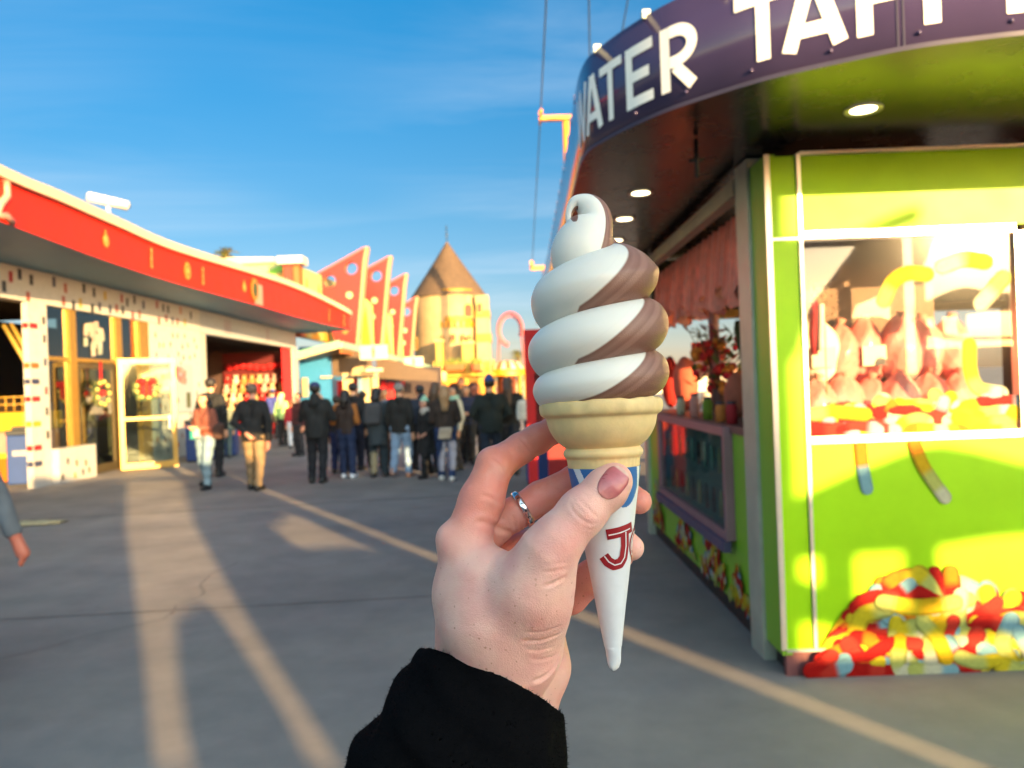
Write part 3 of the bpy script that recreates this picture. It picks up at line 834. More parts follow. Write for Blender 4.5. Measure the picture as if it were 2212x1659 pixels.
# red fins
FX = ((795, 532, 37.0), (846, 552, 40.2), (880, 590, 46.5), (903, 640, 58.0))
FN = ['tallest and nearest red fin with a round hole near its tip', 'second red fin from the left with a round hole', 'third red fin from the left with a round hole', 'shortest and farthest red fin, closest to the castle tower']
s0 = 37.0 / FPX
for k, (u, v, Y) in enumerate(FX):
    tip = at(u, v, Y)
    S_ = s0 * (1.0 if k < 3 else 1.1)
    t_ = thing('red_fin', FN[k], 'fin', (tip[0] - .5, Y, 3.4), 'row of red fins on the roof')
    # outline in pixels of the nearest fin, relative to the tip
    outl = [(-6, 2), (-12, 30), (-24, 130), (-36, 225), (-70, 228), (-95, 150), (-110, 55)]
    def circ(cx_, cy_, r_): return [(cx_ + r_ * math.cos(a), cy_ + r_ * math.sin(a)) for a in np.linspace(0, 6.283, 24, endpoint=False)]
    conv = lambda l: [(p[0] * S_, -p[1] * S_) for p in l]
    if k == 3: outl = [(-6, 2), (-12, 30), (-22, 130), (-30, 200), (-60, 200), (-66, 150), (-75, 40)]
    holes = [conv(circ(-38, 46, 14))] + ([conv(circ(-86, 72, 14))] if k == 0 else [])
    m = MB(); m.prism(conv(outl), tip, (1, 0, 0), (0, 0, 1), (0, 1, 0), .45, lin(205, 24, 7), holes, lin(225, 130, 90))
    for (a_, b_, r_) in ((-44, 104, 7.5), (-50, 142, 7), (-56, 182, 6)):
        m.prism(conv(circ(a_, b_, r_)), tip - [0, .015, 0], (1, 0, 0), (0, 0, 1), (0, 1, 0), .012, lin(245, 200, 150) if b_ < 150 else lin(240, 140, 60))
    m.build('plate', PAINTED, t_)
    e = MB(); e.prism(conv([(0, 0), (-6, 32), (-18, 132), (-30, 228), (-36, 225), (-24, 130), (-12, 30), (-6, 2)]), tip - [0, .03, 0], (1, 0, 0), (0, 0, 1), (0, 1, 0), .55, lin(225, 175, 125))
    e.build('edge_strip', PAINTED, t_)
    tr = MB(); pts = conv([(-6, 2), (-110, 55)] if k < 3 else [(-6, 2), (-75, 40)])
    tr.beam(tip + [pts[0][0], -.02, pts[0][1]], tip + [pts[1][0], -.02, pts[1][1]], .06, .08, lin(240, 110, 110)); tr.build('top_trim', PAINTED, t_)
# yellow zigzag panels between the fins
for k, (u0, u1, v0, Y) in enumerate(((781, 803, 645, 39.5), (822, 846, 672, 45.5), (853, 868, 700, 56))):
    a, b = at(u0, v0 + 110, Y), at(u1, v0, Y)
    m = MB(); W_ = b[0] - a[0]; hh = b[2]
    m.prism([(0, 2.6), (W_, 2.6), (W_, hh - .35), (W_ * .5, hh), (0, hh - .1)], (a[0], Y, 0), (1, 0, 0), (0, 0, 1), (0, 1, 0), .25, lin(225, 220, 120))
    m.prism([(0, 2.6), (W_ * .95, 2.6), (W_ * .5, hh - .4), (W_ * .12, (hh + a[2]) / 2)], (a[0], Y - .03, 0), (1, 0, 0), (0, 0, 1), (0, 1, 0), .025, lin(245, 175, 15))
    m.build('zigzag_panel', PAINTED, label=['yellow zigzag panel between the first and second red fins', 'yellow zigzag panel between the second and third red fins', 'narrow yellow zigzag panel between the third and last red fins'][k], cat='panel', group='yellow panels between fins')

# ------------------------------------------------------------------ castle tower
TY = 62.0
tw = thing('castle_tower', 'cream castle tower with a brown conical roof at the end of the plaza', 'tower', (at(970, 800, TY)[0], TY, 0))
tc0 = at(970, 650, TY); k_ = TY / FPX
STONE = mat('cream_stone', (.28, .20, .10), .7, vary=.14, nscale=1.5, bump=.4, bscale=3, bdist=.05)
STONEY = mat('yellow_stone', (.33, .16, .012), .6, vary=.12, nscale=1.5)
cx = tc0[0]
def zt(v): return at(970, v, TY)[2]
rr_ = 82 * k_
m = MB(); m.lathe([(rr_ * 1.0, zt(645)), (rr_ * .985, zt(641)), (rr_ * .66, zt(602)), (rr_ * .33, zt(562)), (.05, zt(522))], (cx, TY, 0), 40)
m.build('conical_roof', mat('brown_shingle', (.07, .043, .024), .8, vary=.25, nscale=3, bump=.6, bscale=5, bdist=.05), tw)
MB().tube([(cx, TY, zt(524)), (cx, TY, zt(487))], .045, 6).blob((cx, TY, zt(508)), .1).build('finial', mat('dark_iron', (.05, .06, .07), .5, .6), tw)
m = MB(); R1 = 46 * k_
cxd = at(981, 660, TY)[0]
m.lathe([(R1, zt(690)), (R1, zt(636)), (R1 * 1.05, zt(634))], (cxd, TY - 1.2, 0), 36)
m.build('upper_drum', STONE, tw)
m = MB(); m.lathe([(R1 * .9, zt(712)), (R1 * .98, zt(704)), (R1 * 1.05, zt(700)), (R1 * 1.05, zt(691)), (R1 * 1.0, zt(690))], (cxd, TY - 1.2, 0), 36); m.lathe([(R1 * 1.04, zt(637)), (R1 * 1.06, zt(633.5))], (cxd, TY - 1.2, 0), 36)
m.build('ledge', STONEY, tw)
m = MB(); R2 = 78 * k_
m.lathe([(R2, 0), (R2, zt(646))], (cx, TY, 0), 48); m.build('body', STONE, tw)
m = MB(); a = at(1028, 700, TY - 2.6); b = at(1055, 650, TY - 2.6)
m.box(a[0], b[0], TY - 2.6, TY, 0, zt(648)); m.build('side_turret', STONE, tw)
m = MB(); m.box(a[0] - .02, b[0] + .06, TY - 2.68, TY, zt(694), zt(680)); m.box(a[0] - .02, b[0] + .1, TY - 2.68, TY, zt(745), zt(728)); m.build('turret_band', STONEY, tw)
def arch(u, v0, v1, wd, Y, label=None):
    c = at(u, v1, Y); t_ = at(u, v0, Y)
    w_ = wd * k_ / 2; h_ = t_[2] - c[2]
    mm = MB(); mm.prism([(-w_, 0), (w_, 0)] + [(w_ * math.cos(q_), h_ - w_ + w_ * math.sin(q_)) for q_ in np.linspace(0, math.pi, 9)], (c[0], Y, c[2]), (1, 0, 0), (0, 0, 1), (0, 1, 0), .3, lin(120, 58, 8))
    f = mm.build('window', PAINTED, tw)
    w2 = w_ * 1.3
    fr = MB(); outer = [(-w2, -.1), (w2, -.1)] + [(w2 * math.cos(q_), h_ - w_ + w2 * math.sin(q_)) for q_ in np.linspace(0, math.pi, 9)]
    inner = [(-w_, 0.0), (w_, 0.0)] + [(w_ * math.cos(q_), h_ - w_ + w_ * math.sin(q_)) for q_ in np.linspace(0, math.pi, 9)]
    fr.prism(outer, (c[0], Y - .05, c[2]), (1, 0, 0), (0, 0, 1), (0, 1, 0), .12, lin(240, 200, 90), [inner]); fr.build('frame', PAINTED, f)
arch(1012, 657, 684, 15, TY - 2.62); arch(1036, 655, 675, 9, TY - 2.75)
arch(979, 722, 736, 8, TY - 3.1); arch(956, 724, 736, 5, TY - 3.0); arch(1001, 722, 736, 5, TY - 3.0); arch(1014, 724, 734, 6, TY - 2.9); arch(899, 728, 755, 5, TY - 1.6)
m = MB()
for q_ in np.linspace(math.pi * 1.04, math.pi * 1.96, 13):
    ex, ey = math.cos(q_), math.sin(q_); m.obox((cxd + R1 * .99 * ex, TY - 1.2 + R1 * .99 * ey, zt(707)), (.16 * -ey, .16 * ex, 0), (.2 * ex, .2 * ey, 0), (0, 0, .22), lin(235, 165, 40))
m.build('corbels', PAINTED, tw)
m = MB()
for k in range(16): m.tube([(at(938 + k * 8.6, 805, 56.4)[0], 56.4, zt(805) - .1), (at(938 + k * 8.6, 805, 56.4)[0], 56.4, zt(805) + .75)], .07, 6, lin(250, 205, 90))
m.build('balustrade', PAINTED, tw)
# balconies, planters and yellow columns
m = MB()
for u0, u1, v0, v1, Y in ((943, 955, 738, 790, 57.5), (1000, 1022, 742, 800, 57.5), (1046, 1058, 780, 812, 57.2)):
    a, b = at(u0, v1, Y), at(u1, v0, Y); m.box(a[0], b[0], Y, Y + 1.2, 0, b[2], lin(245, 205, 80))
    m.box(a[0] - .1, b[0] + .1, Y - .1, Y + 1.2, b[2], b[2] + .15, lin(250, 225, 140))
m.build('pier', PAINTED, tw)
m = MB()
for u0, u1, v0, v1, Y in ((935, 1070, 805, 815, 56.5), (946, 1006, 800, 806, 56.8)):
    a, b = at(u0, v1, Y), at(u1, v0, Y); m.box(a[0], b[0], Y, Y + 1.5, a[2], b[2], lin(245, 180, 20))
m.build('balcony', PAINTED, tw)
for u0, u1 in ((962, 1001), (1017, 1039)):
    a, b = at(u0, 801, 56), at(u1, 786, 56)
    pl_ = MB().box(a[0], b[0], 56, 56.6, a[2], b[2], lin(225, 95, 20)).build('planter', PAINTED, tw, .04)
    g = MB()
    for _ in range(60):
        q_ = np.array([random.uniform(a[0] + .1, b[0] - .1), random.uniform(56.1, 56.5), b[2]]); d_ = np.array([random.uniform(-.2, .2), random.uniform(-.2, .1), random.uniform(.2, .6)])
        g.add([q_ - [.06, 0, 0], q_ + [.06, 0, 0], q_ + d_], [(0, 1, 2)], random.choice([lin(110, 130, 50), lin(150, 150, 60)]))
    g.build('foliage', CLOTH, pl_)
m = MB()
for k, (u0, u1) in enumerate(((918, 960), (960, 1002), (1002, 1046))):
    a, b = at(u0, 870, 55.5), at(u1, 815, 55.5); W_ = b[0] - a[0]; hh = b[2]
    m.prism([(0, 0), (W_ * .16, 0)] + [(W_ * .5 - W_ * .34 * math.cos(q_), hh * .62 + W_ * .34 * math.sin(q_)) for q_ in np.linspace(0, math.pi, 9)] + [(W_ * .84, 0), (W_, 0), (W_, hh), (0, hh)], (a[0] , 55.5, 0), (1, 0, 0), (0, 0, 1), (0, 1, 0), .8, lin(240, 165, 15))
m.build('arcade', PAINTED, tw)
m = MB(); a, b = at(915, 860, 57), at(1050, 818, 57); m.box(a[0], b[0], 57.2, 57.4, 0, b[2], lin(170, 95, 15)); m.build('arcade_back', PAINTED, tw)
# round cream disc sign in front of the arches
c = at(940, 842, 52)
t_ = tag(MB().tube([c, c + [0, .15, 0]], 18 * 52 / FPX, 24, lin(245, 215, 130)).tube([c + [0, .08, -.5], (c[0], 52.08, 0)], .05, 6, lin(200, 150, 60)).build('round_sign', PAINTED), 'round cream disc sign on a post before the yellow arches', 'sign')

# carousel-like striped roof right of the tower
cr = thing('carousel_stand', 'low ride stand with a white and yellow striped roof beside the castle', 'ride', (at(1092, 800, 66)[0], 66, 0))
c = at(1094, 812, 66); kk = 66 / FPX
m = MB()
m.lathe([(44 * kk, c[2]), (44 * kk, c[2] + 14 * kk), (30 * kk, c[2] + 30 * kk), (0.05, c[2] + 34 * kk)], (c[0], 66, 0), 24, cols=lambda i, k: (lin(245, 165, 20) if i == 0 else (lin(250, 235, 200) if k % 2 else lin(235, 120, 60))))
m.build('roof', PAINTED, cr)
m = MB()
for k in range(8):
    a = k * .785; m.tube([(c[0] + 40 * kk * math.cos(a), 66 + 40 * kk * math.sin(a), 0), (c[0] + 40 * kk * math.cos(a), 66 + 40 * kk * math.sin(a), c[2])], .1, 6, lin(240, 190, 60))
m.build('column', PAINTED, cr)
m = MB().lathe([(20 * kk, 0), (20 * kk, c[2])], (c[0], 66, 0), 16, lin(150, 70, 30)); m.build('core', PAINTED, cr)
# coaster loop
lp = thing('coaster_loop', 'distant pink red coaster track arching against the sky', 'roller coaster', (at(1102, 800, 110)[0], 110, 0))
m = MB(); kk = 110 / FPX
def arc(r_, dy): return [at(1102 - r_ * math.cos(a) * 1.0, 712 - r_ * 1.35 * math.sin(a), 110) + [0, dy, 0] for a in np.linspace(-1.4, 3.6, 30)]
m.tube(arc(27, 0), .2, 6, lin(225, 90, 100)); m.tube(arc(22, .6), .16, 6, lin(230, 130, 135)); 
for a, b in zip(arc(27, 0)[::2], arc(22, .6)[::2]): m.tube([a, b], .08, 5, lin(225, 120, 125))
m.tube([at(1078, 730, 110), (at(1078, 730, 110)[0] - .5, 110, 0)], .18, 6, lin(215, 110, 110)); m.tube([at(1127, 730, 110), (at(1127, 730, 110)[0] + .5, 110, 0)], .18, 6, lin(215, 110, 110))
m.build('track', PAINTED, lp)
# palms
def palm(u, v, Y, r_, label):
    c = at(u, v, Y); t_ = thing('palm_tree', label, 'tree', (c[0], Y, 0))
    MB().tube([(c[0] + .2, Y, 0), (c[0] + .1, Y, c[2] * .5), tuple(c)], [.28, .2, .16], 8, lin(110, 85, 60)).build('trunk', CLOTH, t_)
    m = MB()
    for k in range(46):
        a = random.uniform(0, 6.283); e_ = random.uniform(-.7, 1.2)
        d_ = np.array([math.cos(a) * math.cos(e_), math.sin(a) * math.cos(e_), math.sin(e_)]); sd = np.cross(d_, [0, 0, 1.]); sd /= np.linalg.norm(sd) + 1e-6
        L_ = r_ * random.uniform(.75, 1.1); pr = None
        pts = [c + d_ * L_ * s_ - np.array([0, 0, .45 * L_ * s_ * s_]) for s_ in np.linspace(.05, 1, 6)]
        cg = random.choice([lin(110, 115, 35), lin(140, 125, 45), lin(80, 95, 35), lin(95, 90, 40)])
        for p, q_ in zip(pts[:-1], pts[1:]):
            for s2 in (-1, 1):
                for f_ in (.2, .7):
                    b_ = p + (q_ - p) * f_
                    m.add([b_, b_ + (q_ - p) * .35, b_ + (q_ - p) * .55 + sd * s2 * L_ * .2 - [0, 0, L_ * .08]], [(0, 1, 2)], cg)
    m.build('crown', CLOTH, t_)
palm(487, 549, 52, 1.05, 'palm tree whose crown peeks over the roof sign')
palm(1084, 795, 95, 2.0, 'small distant palm low on the skyline beside the castle')
palm(1117, 762, 95, 1.0, 'tiny distant palm by the coaster track')

# cable ride
def pylon(u, v, Y, hw, label):
    c = at(u, v, Y); k = Y / FPX; t_ = thing('cable_pylon', label, 'pylon', (c[0], Y, 0), 'orange cable ride pylons')
    MB().tube([(c[0], Y, 0), tuple(c)], [.35, .2], 10).build('mast', ORANGE, t_)
    m = MB(); m.beam(c + [-hw * k, 0, .2], c + [hw * k, 0, .2], .4, 9 * k)
    m.build('cross_arm', ORANGE, t_)
    for s2 in (-1, 1):
        e = c + np.array([s2 * hw * k, 0, .2]); MB().beam(e + [0, 0, -4 * k], e + [0, 0, 16 * k], .3, 7 * k, up=(1, 0, 0)).tube([e + [0, -1.2, 3 * k], e + [0, 1.2, 3 * k]], 3 * k, 8).build('sheave', ORANGE, t_)
pylon(1222, 262, 45, 54, 'nearer orange cable ride pylon rising beside the candy shop roof')
pylon(1175, 582, 92, 26, 'farther orange cable ride pylon low in the sky')
m_ = mat('steel_cable', (.06, .09, .12), .5, .5)
zc = at(1168, 240, 45)[2]
for k, (pts, lb_) in enumerate(((((1149, 580, 92), (1168, 240, 45), (1180, 0, 30), (1186, -900, 12)), 'leftmost steel cable crossing the sky'),
                               (((1201, 582, 92), (1276, 240, 45), (1272, 0, 33), (1290, -900, 13)), 'middle steel cable crossing the sky'),
                               (((1210, 560, 92), (1335, 120, 45), (1356, 0, 36), (1420, -900, 14)), 'rightmost steel cable crossing the sky'))):
    MB().tube([at(*p) for p in pts], .035, 6).build('overhead_cable', m_, label=lb_, cat='cable', group='ride cables overhead')

# low background buildings closing the far end
for k, (u0, u1, v0, Y, c, lbl) in enumerate(((1040, 1160, 826, 120, lin(225, 190, 140), 'low cream building on the far skyline'), (-300, 470, 800, 75, lin(200, 180, 150), 'pale far building behind the storefront'),
                                      (1130, 1700, 800, 85, lin(235, 225, 205), 'pale far building behind the candy shop'), (820, 930, 800, 75, lin(235, 180, 90), 'ochre far building left of the castle tower'))):
    a, b = at(u0, v0, Y), at(u1, v0, Y)
    t_ = thing('far_building', lbl, 'building', ((a[0] + b[0]) / 2, Y, 0))
    MB().box(a[0], b[0], Y, Y + 8, 0, b[2], c).build('wall', PAINTED, t_)
    MB().box(a[0] - .3, b[0] + .3, Y - .3, Y + 8.3, b[2] + .002, b[2] + .4, lin(190, 120, 80)).build('roof', PAINTED, t_)
    n_ = max(2, int((b[0] - a[0]) / 3))
    for i in range(min(n_, 14)):
        x = a[0] + (i + .5) * (b[0] - a[0]) / n_
        MB().box(x - .5, x + .5, Y - .05, Y + .05, b[2] * .35, b[2] * .7, lin(90, 90, 95)).build('window', PAINTED, t_)

# ------------------------------------------------------------------ candy shop
KX, KY = 1.395, 4.1                         # left front corner
FB, FT = 2.83, 3.30
ks = thing('candy_shop', 'lime green candy shop with a curved navy sign canopy on the right', 'kiosk', (KX, KY, 0))
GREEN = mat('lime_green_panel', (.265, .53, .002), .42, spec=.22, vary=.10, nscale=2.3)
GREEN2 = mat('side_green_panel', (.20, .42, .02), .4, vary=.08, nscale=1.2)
ALU = mat('bright_aluminium', (.70, .66, .60), .32, .75, vary=.06)
NAVY = mat('navy_sign_metal', (.046, .034, .085), .16, .0, spec=.6, vary=.06, nscale=2)
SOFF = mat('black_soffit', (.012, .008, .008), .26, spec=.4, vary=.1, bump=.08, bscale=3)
LETTER = mat('white_vinyl', (.82, .79, .74), .45, vary=.03)
INT = mat('shop_interior', rough=.7, attr=True, vary=.1)
plan = [(.53, 9.9), (.47, 6.0), (.445, 4.9), (.441, 4.14), (.528, 3.84), (.72, 3.51), (.907, 3.305), (1.09, 3.142), (1.306, 3.012), (1.546, 2.893), (1.762, 2.835), (1.98, 2.80), (2.6, 2.77), (3.6, 2.77)]
C2 = catmull(plan, 40)
C2 = np.vstack([[(.56, 16.0)], C2, [(6.5, 2.77)]])
S2 = np.concatenate([[0], np.cumsum(np.linalg.norm(np.diff(C2, axis=0), axis=1))])
S2 -= S2[np.argmin(np.linalg.norm(C2 - np.array([.441, 4.14]), axis=1))]
def fpt(s, z, off=0.):
    x = np.interp(s, S2, C2[:, 0]); y = np.interp(s, S2, C2[:, 1])
    e = .02; tx = np.interp(s + e, S2, C2[:, 0]) - np.interp(s - e, S2, C2[:, 0]); ty = np.interp(s + e, S2, C2[:, 1]) - np.interp(s - e, S2, C2[:, 1])
    l = math.hypot(tx, ty); nx, ny = ty / l, -tx / l
    return np.array([x + nx * off, y + ny * off, z])
ss = [S2[0]] + list(np.linspace(S2[1], 3.4, 220)) + [S2[-1]]
m = MB(); strip(m, [[fpt(s, FB), fpt(s, FB, .006), fpt(s, FT, .006), fpt(s, FT), fpt(s, FT, -.05), fpt(s, FB + .05, -.05)] for s in ss], smooth=False)
for i in range(len(m.sm)): m.sm[i] = (i % 5 == 1)
# seams
fas = m.build('sign_fascia', NAVY, ks)
m = MB()
for s in (1.70, 1.72): strip(m, [[fpt(s - .003, FB + .005, .009), fpt(s - .003, FT, .009)], [fpt(s + .003, FB + .005, .009), fpt(s + .003, FT, .009)]])
strip(m, [[fpt(s, FB - .012, .012), fpt(s, FB + .006, .012)] for s in ss])
m.build('seam', mat('seam_metal', (.03, .024, .05), .6, 0), fas)
for s in np.arange(.55, 3.2, .305):
    p = fpt(s, FB + .045, .006); q = fpt(s, FB + .045, .02)
    MB().tube([p, (p + q) / 2, q], [.009, .009, .004], 8).build('bolt', NAVY, fas)
for s in list(np.arange(-5.4, -.1, .38)) + [.22, .62, 1.0]:
    p = fpt(s, FT + .008, -.01); MB().obox(p, (.018, 0, 0), (0, .025, 0), (0, 0, .02)).build('clip', NAVY if s < .1 else GREYMETAL, fas)
# letters
def stroke(mb, pts, wd, off, closed=False, sub=.02):
    P = [np.array(p, float) for p in pts]; Q = [P[0]]
    for a, b in zip(P[:-1], P[1:]):
        n_ = max(1, int(np.linalg.norm(b - a) / sub))
        for i in range(1, n_ + 1): Q.append(a + (b - a) * i / n_)
    rows = []
    for i, p in enumerate(Q):
        d = Q[min(i + 1, len(Q) - 1)] - Q[max(i - 1, 0)]; d /= np.linalg.norm(d) + 1e-9; nn_ = np.array([-d[1], d[0]]) * wd / 2
        rows.append([fpt(*(p - nn_), off), fpt(*(p + nn_), off)])
    strip(mb, rows)
Z0, Z1 = 2.903, 3.19
def letter(ch, a, b, wd=.05):
    h = wd / 2; zt_, zb = Z1, Z0; zm = (Z0 + Z1) / 2
    L = {'T': [[(a, zt_ - h), (b, zt_ - h)], [((a + b) / 2, zt_ - wd), ((a + b) / 2, zb)]],
         'A': [[(a + h, zb), ((a + b) / 2 - h * .3, zt_)], [(b - h, zb), ((a + b) / 2 + h * .3, zt_)], [(a + (b - a) * .24, zb + .075), (b - (b - a) * .24, zb + .075)]],
         'E': [[(a + h, zb), (a + h, zt_)], [(a + wd, zt_ - h), (b, zt_ - h)], [(a + wd, zm), (b - .025, zm)], [(a + wd, zb + h), (b, zb + h)]],
         'F': [[(a + h, zb), (a + h, zt_)], [(a + wd, zt_ - h), (b, zt_ - h)], [(a + wd, zm), (b - .02, zm)]],
         'W': [[(a + h, zt_), (a + (b - a) * .28, zb)], [(a + (b - a) * .28, zb), ((a + b) / 2, zt_)], [((a + b) / 2, zt_), (b - (b - a) * .28, zb)], [(b - (b - a) * .28, zb), (b - h, zt_)]],
         'Y': [[((a + b) / 2, zb), ((a + b) / 2, zm)], [((a + b) / 2, zm - .01), (a + h, zt_)], [((a + b) / 2, zm - .01), (b - h, zt_)]],
         'R': [[(a + h, zb), (a + h, zt_)], [(a + wd, zt_ - h)] + [(b - .085 - h + .085 * math.sin(q_), zt_ - h - .068 + .068 * math.cos(q_)) for q_ in np.linspace(0, math.pi, 14)] + [(a + wd, zt_ - h - .136)],
               [(a + (b - a) * .42, zt_ - .185), (b - h, zb)]]}[ch]
    mm = MB()
    for i, st in enumerate(L): stroke(mm, st, wd, .010 + i * .0007)
    mm.build('sign_letter', LETTER, fas)
for ch, a, b, wd in (('W', -.17, .17, .04), ('A', .07 + .02, .285, .042), ('T', .265, .458, .042), ('E', .488, .676, .048), ('R', .722, .918, .052), ('T', 1.094, 1.33, .055), ('A', 1.283, 1.53, .056), ('F', 1.561, 1.74, .056), ('F', 1.788, 1.965, .056), ('Y', 1.97, 2.21, .056)):
    if ch == 'W': a, b = -.2, .125
    letter(ch, a, b, wd)
# soffit and roof
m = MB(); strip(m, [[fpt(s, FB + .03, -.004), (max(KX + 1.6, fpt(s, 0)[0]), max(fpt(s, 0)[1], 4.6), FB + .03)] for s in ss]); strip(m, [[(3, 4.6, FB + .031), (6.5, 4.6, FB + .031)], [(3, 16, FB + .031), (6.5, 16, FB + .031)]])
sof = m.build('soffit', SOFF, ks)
m = MB(); strip(m, [[fpt(s, FT - .02, -.05), (max(KX + 1.6, fpt(s, 0)[0]), max(fpt(s, 0)[1], 4.6), FT - .02)] for s in ss]); strip(m, [[(3, 4.6, FT - .021), (6.5, 4.6, FT - .021)], [(3, 16, FT - .021), (6.5, 16, FT - .021)]])
m.build('roof', GREYMETAL, ks)
LIT = mat('lit_bulb', (1, .80, .45), emit=2.6, vary=0)
RIM = mat('downlight_rim', (.55, .5, .42), .35, .6)
dl = ['nearest downlight, over the shop window', 'second downlight, above the swirl of ice cream', 'third downlight, just left of the second', 'farthest downlight in the canopy']
for k, (u, v) in enumerate(((1865, 238), (1384, 418), (1349, 474), (1330, 520))):
    p = on_z(u, v, FB + .025); t_ = thing('downlight', 'warm lit recessed ' + dl[k], 'light', tuple(p), 'recessed canopy lights')
    MB().lathe([(.062, 0), (.085, -.004), (.088, 0), (.088, .004)], p, 24).build('rim', RIM, t_)
    MB().lathe([(0.001, .0015), (.06, .0015)], p, 24).build('bulb', LIT, t_)
p = on_z(1503, 300, FB + .02)
m = MB(); m.tube([p, p + [0, 0, -.2]], .012, 8); m.tube([p + [-.04, 0, -.11], p + [.04, 0, -.11]], .01, 6); m.build('hanging_rod', BLACK, ks)

# front panels: kick plate, lower panel, upper panel, corner panels, trims
def fz(v, u=1700): return at(u, v, KY)[2]
XF = KX + .005
XW0, XW1 = 1.585, 2.70
WZ0, WZ1 = 1.26, 2.345
m = MB()
m.box(KX, 1.552, KY, KY + .05, .145, 2.33); m.box(KX, 1.552, KY, KY + .05, 2.345, 2.78)
m.build('corner_panel', GREEN, ks)
m = MB(); m.box(1.578, 5.2, KY + .002, KY + .05, .145, WZ0 - .02); m.build('lower_panel', GREEN, ks)
m = MB(); m.box(1.578, 5.2, KY + .002, KY + .05, WZ1 + .03, 2.78); m.build('upper_panel', GREEN, ks)
m = MB()
m.box(KX - .012, KX + .016, KY - .012, KY - .0005, .15, 2.79); m.box(1.556, 1.574, KY - .012, KY + .04, .15, 2.79)
m.box(KX + .017, 1.5555, KY - .008, KY - .0005, 2.333, 2.343); m.box(KX + .017, 5.2, KY - .010, KY - .0005, .138, .152); m.box(1.575, 5.2, KY - .012, KY + .03, 2.782, 2.80)
for z in np.arange(.3, 2.75, .31):
    for x in (KX + .002, 1.565): m.tube([(x, KY - .0121, z), (x, KY - .0145, z)], .0045, 8)
for x in np.arange(1.75, 5, .4): m.tube([(x, KY - .0101, .145), (x, KY - .0125, .145)], .0045, 8)
m.build('trim', ALU, ks)
m = MB(); m.box(KX + .02, 5.2, KY + .02, KY + .06, 0, .137); m.build('kick_plate', mat('dark_kick_plate', (.16, .05, .05), .6), ks)
# windows
wf = None
for x0, x1 in ((XW0, XW1), (XW1 + .08, 3.85)):
    m = MB(); m.box(x0 - .006, x1 + .006, KY - .014, KY + .05, WZ0 - .018, WZ0 + .02); m.box(x0 - .006, x1 + .006, KY - .014, KY + .05, WZ1 - .012, WZ1 + .028); m.box(x1, x1 + .05, KY - .015, KY + .05, WZ0 + .0205, WZ1 - .0125)
    fw_ = m.build('window_frame', ALU, ks)
    MB().box(x0, x1, KY + .012, KY + .018, WZ0 + .02, WZ1 - .012).build('window_pane', glass('window_glass_%d' % int(x0), .03, .02, (.97, .97, .95), .15, .07), fw_)
m = MB(); m.box(1.57, 2.76, 5.0, 5.06, .1, 2.8, lin(105, 78, 60)); m.box(1.565, 1.6, 4.16, 5.0, .1, 2.8, lin(90, 80, 55)); m.box(1.6, 2.74, 4.16, 5.0, 1.16, 1.2, lin(150, 130, 100)); m.box(2.78, 5.1, 4.16, 4.5, 1.10, 1.2, lin(150, 130, 100))
m.build('display_back', INT, ks)
# cotton candy bags in the window
BAG = mat('pink_candy_floss', (.66, .19, .16), .5, vary=.25, nscale=9, sss=.2, ssss=.02, coat=.35, bump=.7, bscale=24, bdist=.012)
BAGW = mat('white_candy_floss', (.75, .55, .46), .5, vary=.15, nscale=8, bump=.3, bscale=14)
def floss(x, y, z, rx, ry, rz, sd):
    b = MB(); NN, MM = 40, 28; V = []
    for i in range(MM + 1):
        ph = math.pi * i / MM; ss2 = math.sin(ph) ** .75 * (1 - .38 * max(0, math.cos(ph)) ** 1.5)
        for k in range(NN):
            t = 2 * math.pi * k / NN
            q = 1 + .07 * math.sin(3 * t + sd) * math.sin(2 * ph) + .05 * math.sin(5 * t - sd * 2 + 4 * ph) + .03 * math.sin(11 * t + 9 * ph + sd) + .06 * math.sin(7 * t + sd) * max(0, math.cos(ph)) ** 2
            V.append((x + rx * ss2 * q * math.cos(t), y + ry * ss2 * q * math.sin(t), z + rz * math.cos(ph) * (1 + .04 * math.sin(2 * t + sd))))
    return b.add(V, [(i * NN + k, (i + 1) * NN + k, (i + 1) * NN + (k + 1) % NN, i * NN + (k + 1) % NN) for i in range(MM) for k in range(NN)], smooth=True)
ORD = ['first', 'second', 'third', 'fourth', 'fifth', 'sixth']
for row, z in enumerate((1.40, 1.735)):
    for k in range(6):
        x = 1.76 + k * .172 + (.045 if row else 0) + random.uniform(-.02, .02); y = 4.48 + .13 * row + .03 * ((k * 7) % 3); zz = z + random.uniform(-.03, .03)
        pale = row == 1 and k == 0
        t_ = thing('candy_floss_bag', 'puffy %s candy floss bag in the shop window, %s in the %s row' % ('pale' if pale else 'pink', ORD[k], 'upper' if row else 'lower'), 'candy bag', (x, y, zz - .16), 'candy floss bags in the window')
        floss(x, y, zz, random.uniform(.125, .15), .105, random.uniform(.18, .21), k * 1.7 + row * 2.9).build('bag', BAGW if pale else BAG, t_)
        MB().tube([(x, y, zz + .13), (x, y, zz + .17), (x + .015, y, zz + .215)], [.022, .011, .032], 9, lin(225, 150, 130)).build('tied_top', CLOTH, t_)
        if pale or (row and k == 2):
            MB().prism([(-.07, -.06), (.07, -.06), (.07, .06), (-.07, .06)], (x, y - .128, zz - .03), (1, 0, 0), (0, 0, 1), (0, 1, 0), .003, lin(238, 222, 185)).build('paper_label', PRINT, t_)
m = MB()
for k in range(60):
    a = random.uniform(0, 6.28); p = np.array([1.80 + random.uniform(-.07, .07), 4.4 + random.uniform(-.04, .04), 1.93 + random.uniform(0, .2)])
    m.tube([p, p + [math.cos(a) * .012, 0, math.sin(a) * .012], p + [math.cos(a + 1) * .022, .01, math.sin(a + 1) * .022]], .0022, 5, lin(215, 200, 160))
